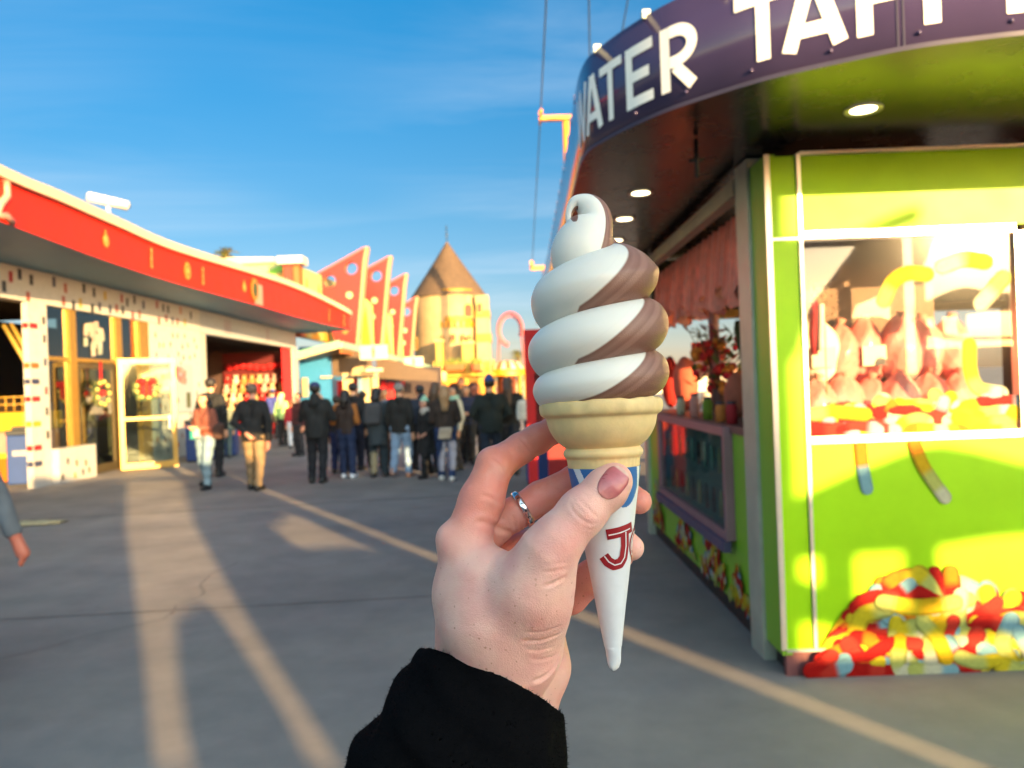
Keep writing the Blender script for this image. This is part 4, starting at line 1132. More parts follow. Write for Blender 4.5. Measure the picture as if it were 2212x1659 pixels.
m.tube([(1.80, 4.4, 1.2), (1.80, 4.4, 1.95)], .004, 5, lin(190, 170, 120))
m.build('tinsel_sprig', PRINT, label='glittery silver sprig behind the shop window glass', cat='decoration')
m = MB(); m.tube([(1.695, 4.3, 1.72), (1.70, 4.3, 1.84), (1.715, 4.3, 1.96), (1.70, 4.3, 2.02)], [.02, .03, .035, .02], 10, lin(205, 60, 70)); m.tube([(1.715, 4.27, 1.74), (1.725, 4.265, 1.85), (1.73, 4.265, 2.0)], [.012, .018, .016], 8, lin(250, 235, 225))
m.build('pink_lollipop', CLOTH, label='pink and white striped candy stick at the window left edge', cat='candy')

# gummy worm graphics
WY = lin(245, 225, 40); WW = lin(240, 240, 205); WR = lin(200, 12, 8); WB = lin(150, 205, 220); WO = lin(245, 150, 20); WG = lin(215, 225, 120); WP = lin(225, 60, 45)
WYY = lin(250, 205, 20)
wn_ = [0]
def worm(mb, pts, wd, cols, plane=None, rise=.00006):
    pts = catmull(pts, 8) if len(pts) > 2 else np.linspace(pts[0], pts[1], 14)
    n_ = len(pts); wn_[0] += 1; off = .0015 + wn_[0] * rise
    rows = []; cl = []
    L = np.concatenate([[0], np.cumsum(np.linalg.norm(np.diff(pts, axis=0), axis=1))]); T = L[-1]
    M = 7
    ext = []
    for q_ in np.linspace(0, 1, 5)[:-1]: ext.append((0, -math.cos(q_ * math.pi / 2) * wd / 2, math.sin(q_ * math.pi / 2)))
    seq = [(pts[0], pts[0] - pts[1], e[1], e[2], 0) for e in ext] + [(p, None, 0, 1, l / T) for p, l in zip(pts, L)] + [(pts[-1], pts[-1] - pts[-2], e[1], e[2], 1) for e in reversed(ext)]
    V = []; F = []; CC = []
    for i, (p, d, ex, ws, tt_) in enumerate(seq):
        if d is not None:
            d = d / np.linalg.norm(d); p = p + d * (-ex)
            dd_ = -d if tt_ == 0 else d
        else:
            j_ = int(round(np.interp(tt_ * T, L, np.arange(n_)))); dd_ = pts[min(j_ + 1, n_ - 1)] - pts[max(j_ - 1, 0)]; dd_ = dd_ / np.linalg.norm(dd_)
        nn_ = np.array([-dd_[1], dd_[0]])
        for k in range(M):
            f = (k / (M - 1) - .5) * 2
            V.append(plane(p + nn_ * f * ws * wd / 2, off + .0008 * math.sqrt(max(0, 1 - f * f)) * ws))
    for i in range(len(seq) - 1):
        t_ = (seq[i][4] + seq[i + 1][4]) / 2; x = t_ * (len(cols) - 1); a = min(int(x), len(cols) - 2) if len(cols) > 1 else 0; f = x - a
        f = min(1, max(0, (f - .35) / .3))
        c = np.array(cols[a]) * (1 - f) + np.array(cols[min(a + 1, len(cols) - 1)]) * f
        for k in range(M - 1):
            F.append((i * M + k, (i + 1) * M + k, (i + 1) * M + k + 1, i * M + k + 1)); CC.append(tuple(c * (.62 if k == 0 else (.8 if k == M - 2 else 1.))))   # printed outline
    mb.add(V, F, smooth=True, cols=CC)
GUM = mat('sugared_gummy_print', scale=.40, spec=.12, rough=.6, attr=True, vary=.12, nscale=60, bump=.25, bscale=350, bdist=.001)
def front(y0): return lambda p, o: np.array([p[0], y0 - o, p[1]])
def fp(u, v): q_ = at(u, v, KY); return np.array([q_[0], q_[2]])
pxm = KY / FPX
# worms stuck on the glass
PG = front(KY + .010)
m = MB()
worm(m, [fp(1912, 648), fp(1930, 610), fp(1962, 590), fp(2003, 592)], 34 * pxm, [WG, WYY, WY], PG)
worm(m, [fp(2040, 575), fp(2085, 560), fp(2130, 565)], 36 * pxm, [WW, WY], PG); worm(m, [fp(2122, 655), fp(2170, 600)], 36 * pxm, [WW, WG], PG)
worm(m, [fp(2096, 745), fp(2098, 800), fp(2115, 838), fp(2165, 850)], 32 * pxm, [WY, WY, WG, WW], PG)
def pile(mb, outline, base, n_, wd, seed, plane, pal, sc_=1.0):
    rs_ = random.Random(seed); k = 0
    us = [o[0] for o in outline]
    while k < n_:
        u = rs_.uniform(us[0], us[-1]); vt = np.interp(u, us, [o[1] for o in outline])
        f = 1 - (k / n_); v = base - (base - vt - wd * .4) * min(1, max(0, f + rs_.uniform(-.25, .25)))
        a = rs_.choice([rs_.uniform(-.5, .5), rs_.uniform(-.5, .5), rs_.uniform(.7, 2.4)]); L = rs_.uniform(45, 95) * sc_
        dx_, dy_ = math.cos(a) * L / 2, math.sin(a) * L / 2; b = rs_.uniform(-.25, .25) * L
        lim = lambda q_: (q_[0], min(max(q_[1], np.interp(q_[0], us, [o[1] for o in outline])), base - wd * .45))
        out__ = (v - vt) < (base - vt) * .3 or abs(u - us[0]) < 130
        pal_ = pal[12:] if (out__ and len(pal) > 12 and rs_.random() < .75) else pal[:12]
        P_ = [lim((u - dx_, v + dy_)), lim((u + b * math.sin(a), v + b * math.cos(a))), lim((u + dx_, v - dy_))]
        worm(mb, [fp(*q_) for q_ in P_], wd * pxm * rs_.uniform(.85, 1.15), rs_.choice(pal_), plane)
        k += 1
PAL = [[WY, WG, WW], [WR, WP, WB], [WYY, WY, WG], [WG, WW, WB], [WR, WR, WP], [WO, WY, WW], [WB, WW, WG], [WY, WYY, WG], [WP, WR, WO], [WG, WG, WY], [WW, WG, WYY], [WY, WG, WB], [WR, WR, WP], [WR, WP, WB], [WP, WR, WR], [WR, WR, WB], [WR, WO, WY]]
pile(m, [(1785, 905), (1810, 880), (1870, 890), (1900, 868), (1960, 850), (2040, 855), (2110, 850), (2180, 850)], 943, 54, 31, 5, PG, PAL, 1.05)
worm(m, [fp(1760, 895), fp(1800, 890), fp(1870, 895)], 30 * pxm, [WG, WYY, WYY], PG)
m.build('window_worm_sticker', GUM, ks)
PL = front(KY - .001)
m = MB()
worm(m, [fp(1858, 958), fp(1863, 1010), fp(1872, 1055)], 27 * pxm, [WO, WO, WB, WB], PL); m.build('dangling_worm', GUM, ks)
m = MB(); worm(m, [fp(1975, 960), fp(1990, 1000), fp(2015, 1040), fp(2040, 1074)], 29 * pxm, [WO, WYY, WG, WW], PL); m.build('dangling_worm', GUM, ks)
m = MB()
pile(m, [(1775, 1425), (1800, 1385), (1850, 1310), (1905, 1262), (1960, 1240), (2050, 1235), (2130, 1270), (2212, 1300), (2400, 1290), (2560, 1320)], 1462, 190, 35, 11, PL, PAL, 1.2)
worm(m, [fp(1905, 1300), fp(1980, 1310), fp(2060, 1300)], 36 * pxm, [WG, WY, WYY, WG], PL); worm(m, [fp(1990, 1345), fp(2020, 1375), fp(2040, 1420)], 34 * pxm, [WG, WY, WYY], PL); worm(m, [fp(1765, 1440), fp(1795, 1415)], 30 * pxm, [WR, WP], PL)
m.build('gummy_worm_print', GUM, ks)

# side: grey post, green strip, low wall, glass case, rail, valance, counter, far wall
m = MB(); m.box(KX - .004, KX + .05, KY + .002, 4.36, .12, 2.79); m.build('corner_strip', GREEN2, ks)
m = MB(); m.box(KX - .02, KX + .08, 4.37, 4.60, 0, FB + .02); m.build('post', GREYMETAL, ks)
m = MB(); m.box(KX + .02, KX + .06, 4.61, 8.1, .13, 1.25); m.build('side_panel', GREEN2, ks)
m = MB(); m.box(KX + .05, KX + .09, 4.2, 8.1, 0, .129); m.build('side_kick_plate', BLACK, ks)
m = MB(); m.box(KX - .01, KX + .08, 8.02, 8.16, 0, FB + .02); m.build('end_post', GREYMETAL, ks)
m = MB(); m.box(KX + .0, KX + .35, 4.61, 8.0, 1.252, 1.30, lin(150, 105, 100)); m.box(KX + .36, KX + .8, 4.61, 8.0, .9, .95, lin(150, 120, 110)); m.build('counter', PAINTED, ks)
m = MB(); m.box(KX - .03, KX + .05, 4.61, 9.5, 2.70, 2.80); m.build('shutter_rail', mat('beige_rail', (.42, .36, .24), .5), ks)
# side gummies
PS = lambda p, o: np.array([KX + .02 - o, p[0], p[1]])
def sp_(u, v): q_ = on_x(u, v, KX + .02); return np.array([q_[1], q_[2]])
def spile(cy, hw, hz, n_, seed):
    rs_ = random.Random(seed); m = MB()
    for k in range(n_):
        a = rs_.uniform(0, math.pi); r_ = rs_.random() ** .5
        y = cy + hw * r_ * math.cos(a); z = .16 + (hz - .05) * (1 - abs(y - cy) / hw) * rs_.random() + .02; L = rs_.uniform(.08, .16); b = rs_.uniform(0, 3.14)
        worm(m, [np.array([y - L / 2 * math.cos(b), max(.15, z - L / 2 * math.sin(b))]), np.array([y + .01, z]), np.array([y + L / 2 * math.cos(b), max(.15, z + L / 2 * math.sin(b))])], .06, rs_.choice(PAL), PS)
    m.build('side_worm_print', GUM, ks)
spile(5.55, .33, .50, 42, 3); spile(6.45, .3, .45, 30, 4); spile(4.9, .2, .25, 16, 6); spile(7.6, .26, .45, 34, 9)
# glass case
gc = thing('glass_case', 'mauve framed glass display case set in the shop side', 'display case', (KX - .02, 6.1, .55))
MAUVE = mat('mauve_frame', (.27, .15, .17), .45, .2)
y0, y1, z0, z1 = 4.98, 7.28, .55, 1.29
m = MB(); m.box(KX - .04, KX + .02, y0, y1, z1 - .06, z1); m.box(KX - .04, KX + .02, y0, y1, z0, z0 + .05); m.box(KX - .04, KX + .02, y0, y0 + .05, z0 + .0505, z1 - .0605); m.box(KX - .04, KX + .02, y1 - .08, y1, z0 + .0505, z1 - .0605)
m.build('frame', MAUVE, gc)
m = MB(); m.box(KX - .07, KX - .02, y0 - .02, y1 + .02, z0 - .07, z0 - .002); m.build('sill', mat('navy_sill', (.07, .06, .12), .5), gc)
m = MB(); m.box(KX + .018, KX + .019, y0, y1, z0, z1, lin(60, 92, 92)); m.build('back', INT, gc)
MB().box(KX - .02, KX - .014, y0 + .05, y1 - .08, z0 + .05, z1 - .06).build('pane', glass('case_glass', .06, .04, (.72, .84, .82), blend=.10), gc)
for i in range(2):
    for k in range(9):
        yy = 5.25 + k * .2
        m = MB(); c = random.choice([lin(50, 80, 75), lin(215, 190, 140), lin(40, 55, 55), lin(230, 150, 120), lin(150, 190, 180)])
        m.tube([(KX + .002, yy, .66 + i * .3), (KX + .002, yy, .80 + i * .3), (KX + .002, yy, .84 + i * .3)], [.012, .012, .006], 8, c)
        m.build('bottle', CLOTH, label='%s bottle inside the glass case, %s shelf, %s from the near end' % ({0: 'small'}.get(0), 'lower' if i == 0 else 'upper', ['first', 'second', 'third', 'fourth', 'fifth', 'sixth', 'seventh', 'eighth', 'ninth'][k]), cat='bottle', group='bottles in the glass case')
# valance
m = MB(); rows = []
n_ = 130
for r_ in range(7):
    f = r_ / 6; row = []
    for i in range(n_ + 1):
        y = 4.75 + i * 3.2 / n_
        zb = 2.17 + .07 * math.sin(i * .27) + .03 * math.sin(i * 1.3)
        row.append((KX + .16 + (.03 + .05 * f) * math.sin(i * .95 + .6 * math.sin(i * .3)), y, 2.69 + (zb - 2.69) * f))
    rows.append(row)
strip(m, rows)
m.build('valance', mat('rose_satin', (.72, .15, .09), .38, vary=.3, nscale=9, sheen=.3), ks)
# far wall of the kiosk
m = MB(); m.box(KX + .1, 5.2, 8.0, 8.08, 2.30, FB + .02, lin(48, 48, 14)); m.box(KX + .1, 5.2, 7.9, 8.1, 2.22, 2.298, lin(150, 125, 75)); m.box(KX + .1, 5.2, 8.0, 8.08, 0, 1.12, lin(120, 60, 50)); m.box(5.1, 5.2, 5.07, 7.99, 0, 2.8, lin(120, 70, 50))
m.build('back_wall', INT, ks)
m = MB(); p = on_x(1540, 660, 1.75)
def stripe(a, b, r_, c1, c2, n_=14):
    mm = MB(); a, b = V3(a), V3(b)
    mm.lathe([(r_, f) for f in np.linspace(0, np.linalg.norm(b - a), 60)], a, 24, cols=lambda i, k: c1 if ((i * .5 + k * .5) % 10) < 5 else c2); return mm
stripe((p[0], p[1], 1.3), (p[0], p[1], 2.6), .045, lin(190, 45, 60), lin(225, 160, 160)).build('striped_pole', PRINT, label='candy cane striped pole standing on the shop counter', cat='pole')
# flower arrangement
c = on_x(1552, 800, 1.72); c = np.array([c[0], c[1], 1.30])
fl = thing('flower_arrangement', 'red and orange flower arrangement on the candy shop counter', 'flowers', tuple(c))
MB().lathe([(.05, 0), (.07, .1), (.055, .2), (.06, .22)], c, 16, lin(110, 60, 50)).build('vase', PAINTED, fl)
m = MB(); f2 = MB()
for k in range(90):
    a = random.uniform(0, 6.28); r_ = random.random() ** .6 * .24; h_ = random.uniform(.22, .72)
    q_ = c + np.array([r_ * math.cos(a), r_ * math.sin(a), h_]); d_ = np.array([random.uniform(-1, 1), random.uniform(-1, 1), random.uniform(.1, 1)]); d_ *= .12 / np.linalg.norm(d_); s3 = np.cross(d_, [.3, .2, 1]) * .25
    m.add([q_, q_ + d_ * .5 + s3, q_ + d_, q_ + d_ * .5 - s3], [(0, 1, 2, 3)], random.choice([lin(120, 130, 50), lin(150, 140, 60), lin(190, 80, 50), lin(105, 110, 45)]))
    if k % 6 == 0: m.tube([c + [0, 0, .2], q_], .004, 5, lin(80, 75, 35))
for k in range(46):
    a = random.uniform(0, 6.28); r_ = random.random() ** .6 * .22; q_ = c + np.array([r_ * math.cos(a), r_ * math.sin(a), random.uniform(.15, .62)])
    f2.blob(q_, random.uniform(.025, .045), 8, 6, random.choice([lin(235, 25, 40), lin(240, 30, 60), lin(245, 140, 45), lin(225, 35, 30)]), jit=.3)
m.build('foliage', CLOTH, fl); f2.build('blossom', CLOTH, fl)
m = MB()
for u, v, Y in ((1595, 710, 5.6),):
    q_ = on_x(u, v, 1.75); m.tube([q_ + [0, -.1, -.25], q_ + [0, 0, 0], q_ + [0, .02, .06]], [.02, .035, .02], 10, lin(75, 80, 30))
m.build('leaf', CLOTH, fl)
for k, (u, v, h_, wd, col, nm) in enumerate(((1480, 790, .52, .15, lin(235, 110, 85), 'tall salmon candy floss bag standing on the shop counter'), (1447, 800, .55, .12, lin(190, 30, 22), 'dark red candy bag at the far end of the counter'), (1590, 775, .34, .12, lin(200, 110, 85), 'peach candy bag on the counter beside the grey post'))):
    q_ = on_x(u, v, 1.70); q_[2] = 1.302 + h_ / 2
    MB().blob(q_, (wd * .8, wd, h_ / 2), 16, 12, col, jit=.08).build('candy_bag', CLOTH, label=nm, cat='candy bag', group='candy bags on the counter')
for k, (u, col, h_, nm) in enumerate(((1470, lin(225, 210, 180), .14, 'cream'), (1500, lin(230, 160, 150), .17, 'pink'), (1528, lin(120, 150, 30), .15, 'green'), (1556, lin(235, 140, 60), .12, 'orange'), (1580, lin(200, 40, 50), .13, 'red'))):
    q_ = on_x(u, 870, 1.45); q_[2] = 1.302
    t_ = thing('candy_jar', '%s candy jar on the front edge of the shop counter' % nm, 'jar', tuple(q_), 'candy jars on the counter')
    MB().lathe([(.001, .001), (.036, .001), (.038, h_ * .8), (.028, h_)], q_, 14, col).build('body', CLOTH, t_)
    MB().lathe([(.030, h_ + .001), (.032, h_ + .02), (.001, h_ + .022)], q_, 14, lin(60, 50, 70)).build('lid', PAINTED, t_)

for k in range(14):
    y = 5.3 + k * .19; x = KX + .42 + random.uniform(0, .25); hh = random.uniform(.16, .34); c = random.choice([lin(245, 90, 70), lin(250, 190, 60), lin(240, 50, 70), lin(250, 230, 200), lin(150, 190, 60), lin(245, 140, 120)])
    floss(x, y, .955 + hh / 2 + .2, .07, .08, hh / 2, k * 1.3).build('sweet_packet', CLOTH, label='sweet packet in the heap behind the counter jars, %s from the near end' % ['first', 'second', 'third', 'fourth', 'fifth', 'sixth', 'seventh', 'eighth', 'ninth', 'tenth', 'eleventh', 'twelfth', 'thirteenth', 'last'][k], cat='packet', group='sweet packets behind the counter')
MB().box(KX + .5, KX + 1.0, 5.2, 8.0, .952, 1.15, lin(170, 90, 80)).build('packet_tray', PAINTED, ks)
MB().box(1.98, 2.35, 8.4, 8.44, 1.78, 2.0, lin(235, 30, 40)).box(1.98, 2.35, 8.4, 8.44, 1.62, 1.775, lin(235, 150, 160)).box(2.15, 2.19, 8.41, 8.43, 0, 1.615, lin(150, 60, 60)).build('red_sign', PAINTED, label='small red and pink sign on a post seen through the shop opening', cat='sign')
# red toy stand beyond the shop
rt = thing('red_toy_stand', 'red framed toy stand just beyond the candy shop', 'stand', (.6, 11.5, 0))
a = at(1131, 712, 11.5)
m = MB(); m.box(a[0], a[0] + .14, 11.5, 11.7, 0, a[2]); m.box(a[0] + .141, 1.3, 11.5, 11.7, a[2] - .25, a[2]); m.box(1.16, 1.3, 11.5, 11.7, 0, a[2] - .251); m.build('frame', BRIGHTRED, rt)
m = MB(); m.box(a[0] + .141, 1.159, 11.62, 11.68, .9, a[2] - .252, lin(150, 25, 20)); m.box(a[0] + .3, 1.159, 11.55, 11.62, 0, .9, lin(200, 20, 30)); m.build('back_panel', PAINTED, rt)
for k in range(10):
    y = a[2] - .5 - (k // 3) * .33; x = a[0] + .3 + (k % 3) * .3
    m = MB(); m.blob((x, 11.5, y), (.09, .06, .11), 8, 6, random.choice([lin(225, 120, 90), lin(210, 60, 40), lin(235, 160, 120)])); m.blob((x, 11.47, y + .13), .07, 8, 6, lin(225, 140, 100))
    m.tube([(x, 11.5, y + .18), (x, 11.58, y + .28)], .006, 5)
    m.build('hanging_toy', CLOTH, label='orange red soft toy hung on the red stand, row %s, %s' % (['one', 'two', 'three', 'four'][k // 3], ['left', 'centre', 'right'][k % 3]), cat='toy', group='soft toys on the red stand')

# trash bins
def bin_(x, y, rz, hgt, wd, label, col=lin(20, 75, 160), band=None):
    t_ = thing('trash_bin', label, 'trash bin', (x, y, 0), 'blue trash bins')
    m = MB(); c_, s_ = math.cos(rz), math.sin(rz); ax, ay = np.array([c_, s_, 0]), np.array([-s_, c_, 0])
    o = np.array([x, y, 0.])
    m.obox(o + [0, 0, hgt * .45 + .03], ax * wd / 2, ay * wd / 2, (0, 0, hgt * .45), col)
    m.build('body', PAINTED, t_, .02)
    m = MB(); m.obox(o + [0, 0, .015], ax * wd * .46, ay * wd * .46, (0, 0, .015), (.02, .02, .02)); m.build('foot', PAINTED, t_)
    m = MB(); m.obox(o + [0, 0, hgt * .95 + .03], ax * wd * .53, ay * wd * .53, (0, 0, hgt * .048), (.03, .04, .06)); m.obox(o + [0, 0, hgt * 1.03 + .03], ax * wd * .35, ay * wd * .35, (0, 0, hgt * .03), (.05, .06, .08)); m.build('lid', PAINTED, t_, .015)
    m = MB(); m.obox(o + [0, 0, hgt * .6] - ay * (wd / 2 + .006), ax * wd * .3, ay * .005, (0, 0, hgt * .05), band or lin(190, 195, 205)); m.build('plate', PAINTED, t_)
p = on_z(38, 1050, 0); bin_(p[0] - .02, p[1] + .3, .3, 1.05, .5, 'blue trash bin standing before the dark open bay at far left')
p = on_z(417, 1000, 0); bin_(p[0], p[1] + .5, .1, 1.0, .55, 'blue trash bin by the mosaic wall behind the woman in jeans')
p = on_z(483, 985, 0); bin_(p[0], p[1], .2, 1.05, .7, 'blue trash bin between the woman in jeans and the man in black')
p = on_z(1166, 1048, 0); bin_(p[0], p[1] + .3, 0, 1.0, .4, 'blue trash bin with red bands beside the red toy stand', band=lin(170, 20, 50))
MB().blob((on_z(90, 1132, 0)[0] - .12, on_z(90, 1132, 0)[1], .02), (.42, .16, .03), 14, 6, lin(205, 190, 150), jit=.5).build('sun_glint_mound', CLOTH, label='pale mound standing in for a sun glint on the pavement at left', cat='glint')  # low pale mound coloured in place of a sun glint

# ------------------------------------------------------------------ unseen blockers added behind the viewer to shape sun and shade on the plaza
YB = -6.0
DX, DZ = .615 * 3, .187 * 3
def Q(x, y, z): s_ = y - YB; return (x + .615 * s_, z + .187 * s_)
HOLE2 = [Q(*on_z(u, v, 0)) for u, v in ((258, 1021), (384, 1021), (440, 1123), (524, 1253), (608, 1371), (694, 1484), (772, 1594), (820, 1665), (672, 1665), (636, 1586), (594, 1513), (516, 1391), (470, 1326), (446, 1304), (424, 1304), (416, 1316), (424, 1391), (452, 1513), (500, 1665), (334, 1665), (320, 1513), (306, 1391), (291, 1269), (272, 1139))]  # opening cut so direct sun draws the beam reflected by the open door
HOLE2 = [(a_, min(b_, 4.54 - DZ)) for a_, b_ in HOLE2]
HOLE2 = [q_ for i_, q_ in enumerate(HOLE2) if not any(abs(q_[0] - w_[0]) < 1e-6 and abs(q_[1] - w_[1]) < 1e-6 for w_ in HOLE2[:i_])]
hb = thing('gobo_wall', 'added unseen wall behind the viewer, pierced to shape the sun on the plaza', 'building', (0, YB, 0))
m = MB()
HOLE = [Q(*on_z(u, v, 0)) for u, v in ((590, 1142), (645, 1184), (760, 1180), (890, 1203), (662, 1098))]  # opening shaped to throw a lit patch on the pavement
m.prism([(-40, 0), (9.16 - DX, 0), (9.16 - DX, 4.62 - DZ), (5.5 - DX, 4.60 - DZ), (5.5 - DX, 4.3 - DZ), (-40, 4.3 - DZ)], (0, YB, 0), (1, 0, 0), (0, 0, 1), (0, -1, 0), .3, (1.2, 1.15, 1.05), [[(min(a_, 9.03 - DX), b_) for a_, b_ in HOLE], HOLE2])
m.build('wall', PAINTED, hb)
# added floating panels out of view, outlined to pattern the sun on the candy shop
ob = thing('gobo_panels', 'added unseen panels behind the viewer, shaping the sun on the candy shop', 'ride', (11, YB, 0))
def kq(u, v): q_ = at(u, v, KY); return Q(*q_)
m = MB()
def slab(poly): m.prism(poly, (0, YB, 0), (1, 0, 0), (0, 0, 1), (0, -1, 0), .25, (.5, .5, .5))
XL = 9.54 - DX
slab([(XL, 0), (16, 0), (16, Q(0, KY, .10)[1]), (XL, Q(0, KY, .10)[1])])
slab([(XL - .08, kq(1690, 1235)[1]), kq(1760, 1262), kq(1830, 1296), kq(2000, 1330), kq(2300, 1330), (16, kq(2212, 1330)[1]), (16, kq(2212, 1360)[1]), kq(2000, 1360), kq(1770, 1319), (XL - .08, kq(1693, 1324)[1])])
slab([(XL - .08, kq(1678, 1108)[1]), kq(1760, 1065), kq(1827, 1032), kq(1900, 1000), kq(1985, 967), kq(2043, 960), kq(2130, 978), kq(2212, 1000), (12.5 - DX, kq(2212, 1040)[1]), (12.5 - DX, kq(2212, 1130)[1]), kq(2212, 1140), kq(2019, 1171), kq(1837, 1182), (XL - .08, kq(1683, 1195)[1])])
for u in (1841, 2021):
    a = kq(u - 5, 1300); b = kq(u + 5, 1150); slab([(a[0], a[1] - .02), (b[0], a[1] - .02), (b[0], b[1]), (a[0], b[1])])
slab([(XL - .08, kq(1660, 773)[1]), kq(1722, 773), kq(1760, 640), kq(1850, 512), kq(1990, 480), kq(1990, 440), kq(1860, 505), kq(1730, 512), (XL - .08, kq(1655, 512)[1])])
m.box(15.6, 15.9, YB - .26, YB - .01, 0, 6, (.5, .5, .5)); m.box(XL - .07, XL + .02, YB - .24, YB - .02, 1.5, 4.6, (.5, .5, .5))
m.build('panel', PAINTED, ob)

# ------------------------------------------------------------------ people
SKIN = mat('skin', rough=.5, attr=True, vary=.06, nscale=12, sss=.15, ssss=.01)
HAIR = mat('hair', rough=.55, attr=True, vary=.25, nscale=25)
FABRIC = mat('garment_fabric', rough=.85, attr=True, vary=.18, nscale=7, bump=.5, bscale=22, bdist=.01)
SHOE = mat('shoe_leather', rough=.5, attr=True, vary=.1)
def person(x, y, h, face, label, skin=(205, 150, 115), hair=(30, 24, 20), top=(20, 20, 24), legs=(30, 40, 62), shoes=(20, 20, 22), sleeves=None,
           hairlen=.0, hat=None, coat=.50, wide=1.0, pose='stand', stride=.0, flare=1.0, hood=False, fine=.019, lean=0., scarf=None, vsleeve=True, group='people walking through the plaza'):
    p0 = thing('person', label, 'person', (x, y, 0), group)
    ca, sa = math.cos(face), math.sin(face)                    # face = 0 looks toward -Y (the viewer)
    def Wd(q):
        q = np.array(q, float); q[..., 0] += lean * h * np.sin(np.clip(q[..., 2] / h, 0, 1) * 2.6) * .5
        return np.stack([x + q[..., 0] * ca - q[..., 1] * sa, y + q[..., 0] * sa + q[..., 1] * ca, q[..., 2]], -1)
    W_ = lambda a, b, c: np.array([a * h, b * h, c * h])
    w_ = wide
    J = dict(pel=W_(0, 0, .53), waist=W_(0, .0, .61), chest=W_(0, .005, .735), neck=W_(0, .0, .835), head=W_(0, -.012, .925), crown=W_(0, .012, .945))
    legsJ = []
    for s2 in (-1, 1):
        f = stride * s2
        hip = W_(s2 * .052, 0, .515); knee = W_(s2 * .058, -.02 - f * .55, .285 + .01 * abs(stride)); ank = W_(s2 * .056, .01 - f * (1.0 if f > 0 else 1.25), .048 + (.03 if f < -.05 else 0))
        toe = ank + W_(s2 * .012, -.085, -.026)
        legsJ.append((hip, knee, ank, toe))
    armsJ = []
    for s2 in (-1, 1):
        sh_ = W_(s2 * .100 * w_, .005, .797)
        if pose == 'stand': el, wr = sh_ + W_(s2 * .035, .02, -.165), sh_ + W_(s2 * .03, -.02, -.315)
        elif pose == 'walk': el, wr = sh_ + W_(s2 * .035, .03 + s2 * stride * .6, -.16), sh_ + W_(s2 * .03, -.03 + s2 * stride * 1.1, -.30)
        elif pose == 'behind':
            el, wr = (sh_ + W_(s2 * .055, .05, -.16), W_(s2 * .03, .095, .535)) if s2 > 0 else (sh_ + W_(-.06, .03, -.165), sh_ + W_(-.045, .02, -.33))
        elif pose == 'swing': el, wr = sh_ + W_(s2 * .055, .0, -.155), sh_ + W_(s2 * .10, -.02, -.30)
        elif pose == 'front': el, wr = sh_ + W_(s2 * .04, .0, -.165), W_(s2 * .035, -.12, .64)
        elif pose == 'up': el, wr = sh_ + W_(s2 * .045, -.03, -.155), W_(s2 * .045, -.15, .80)
        elif pose == 'hip': el, wr = sh_ + W_(s2 * .07, .03, -.15), W_(s2 * .085, -.04, .57)
        d_ = (wr - el); d_ = d_ / np.linalg.norm(d_)
        armsJ.append((sh_, el, wr, wr + d_ * .075 * h))
    lo = np.array([-.30 * h * max(1, w_), -.34 * h, -.01]); hi = np.array([.30 * h * max(1, w_), .34 * h, 1.03 * h])
    R_ = lambda *a: [q * h for q in a]
    def torso(P, o):
        d = None
        for s2 in (-1, 1):
            e = chain(P, [W_(s2 * .045, .0, .53), W_(s2 * .036, .0, .61), W_(s2 * .055 * w_, .002, .73), W_(s2 * .07 * w_, .004, .785)], [r_ * w_ + o for r_ in R_(.060, .054, .057, .040)], .02 * h)
            d = e if d is None else smin(d, e, .03 * h)
        return d
    def arms(P, o, upto=1.):
        d = None
        for (a, b, c, e) in armsJ:
            k = chain(P, [a, b, b + (c - b) * upto], [r_ + o for r_ in R_(.032, .025, .019 + .003 * (1 - upto))], .01 * h)
            d = k if d is None else np.minimum(d, k)
        return d
    def legs_(P, o, r3=.026):
        d = None
        for (a, b, c, e) in legsJ:
            k = chain(P, [a, b, c], [r_ + o for r_ in R_(.054, .037, r3)], .012 * h)
            d = k if d is None else smin(d, k, .008 * h)
        return d
    def headf(P):
        d = cap(P, J['head'] + W_(0, -.006, .014), J['head'] + W_(0, .014, .018), .046 * h, .047 * h)
        d = smin(d, cap(P, J['head'] + W_(0, -.018, -.024), J['head'] + W_(0, -.020, -.042), .031 * h, .022 * h), .022 * h)      # jaw
        d = smin(d, cap(P, J['head'] + W_(0, -.049, .006), J['head'] + W_(0, -.058, -.010), .005 * h, .008 * h), .008 * h)       # nose
        for s2 in (-1, 1): d = smin(d, cap(P, J['head'] + W_(s2 * .046, .004, .004), J['head'] + W_(s2 * .047, .004, -.012), .009 * h, .006 * h), .006 * h)   # ears
        d = smin(d, cap(P, J['neck'] + W_(0, .006, -.03), J['head'] + W_(0, .012, -.02), .033 * h, .029 * h), .015 * h)
        return d
    def bodyf(P):
        d = smin(torso(P, 0), headf(P), .012 * h)
        d = smin(d, arms(P, 0), .015 * h); d = smin(d, legs_(P, 0), .015 * h)
        for (a, b, c, e) in legsJ: d = smin(d, cap(P, c + W_(0, .012, -.018), c + (e - c) * .9, .022 * h, .018 * h), .01 * h)
        for (a, b, c, e) in armsJ: d = smin(d, cap(P, c, e, .017 * h, .021 * h), .01 * h)
        return d
    V, Qd = nets(bodyf, lo, hi, fine * .85)
    sk = np.array(lin(*skin)); cols = np.tile(sk, (len(V), 1))
    for s2 in (-1, 1):
        m_ = np.linalg.norm(V - (J['head'] + W_(s2 * .019, -.046, .008)), axis=1) < .009 * h; cols[m_] = sk * .12
        m_ = np.linalg.norm((V - (J['head'] + W_(s2 * .019, -.048, .022))) * [1, 1, 2.2], axis=1) < .015 * h; cols[m_] = np.array(lin(*hair)) * .6 + sk * .2
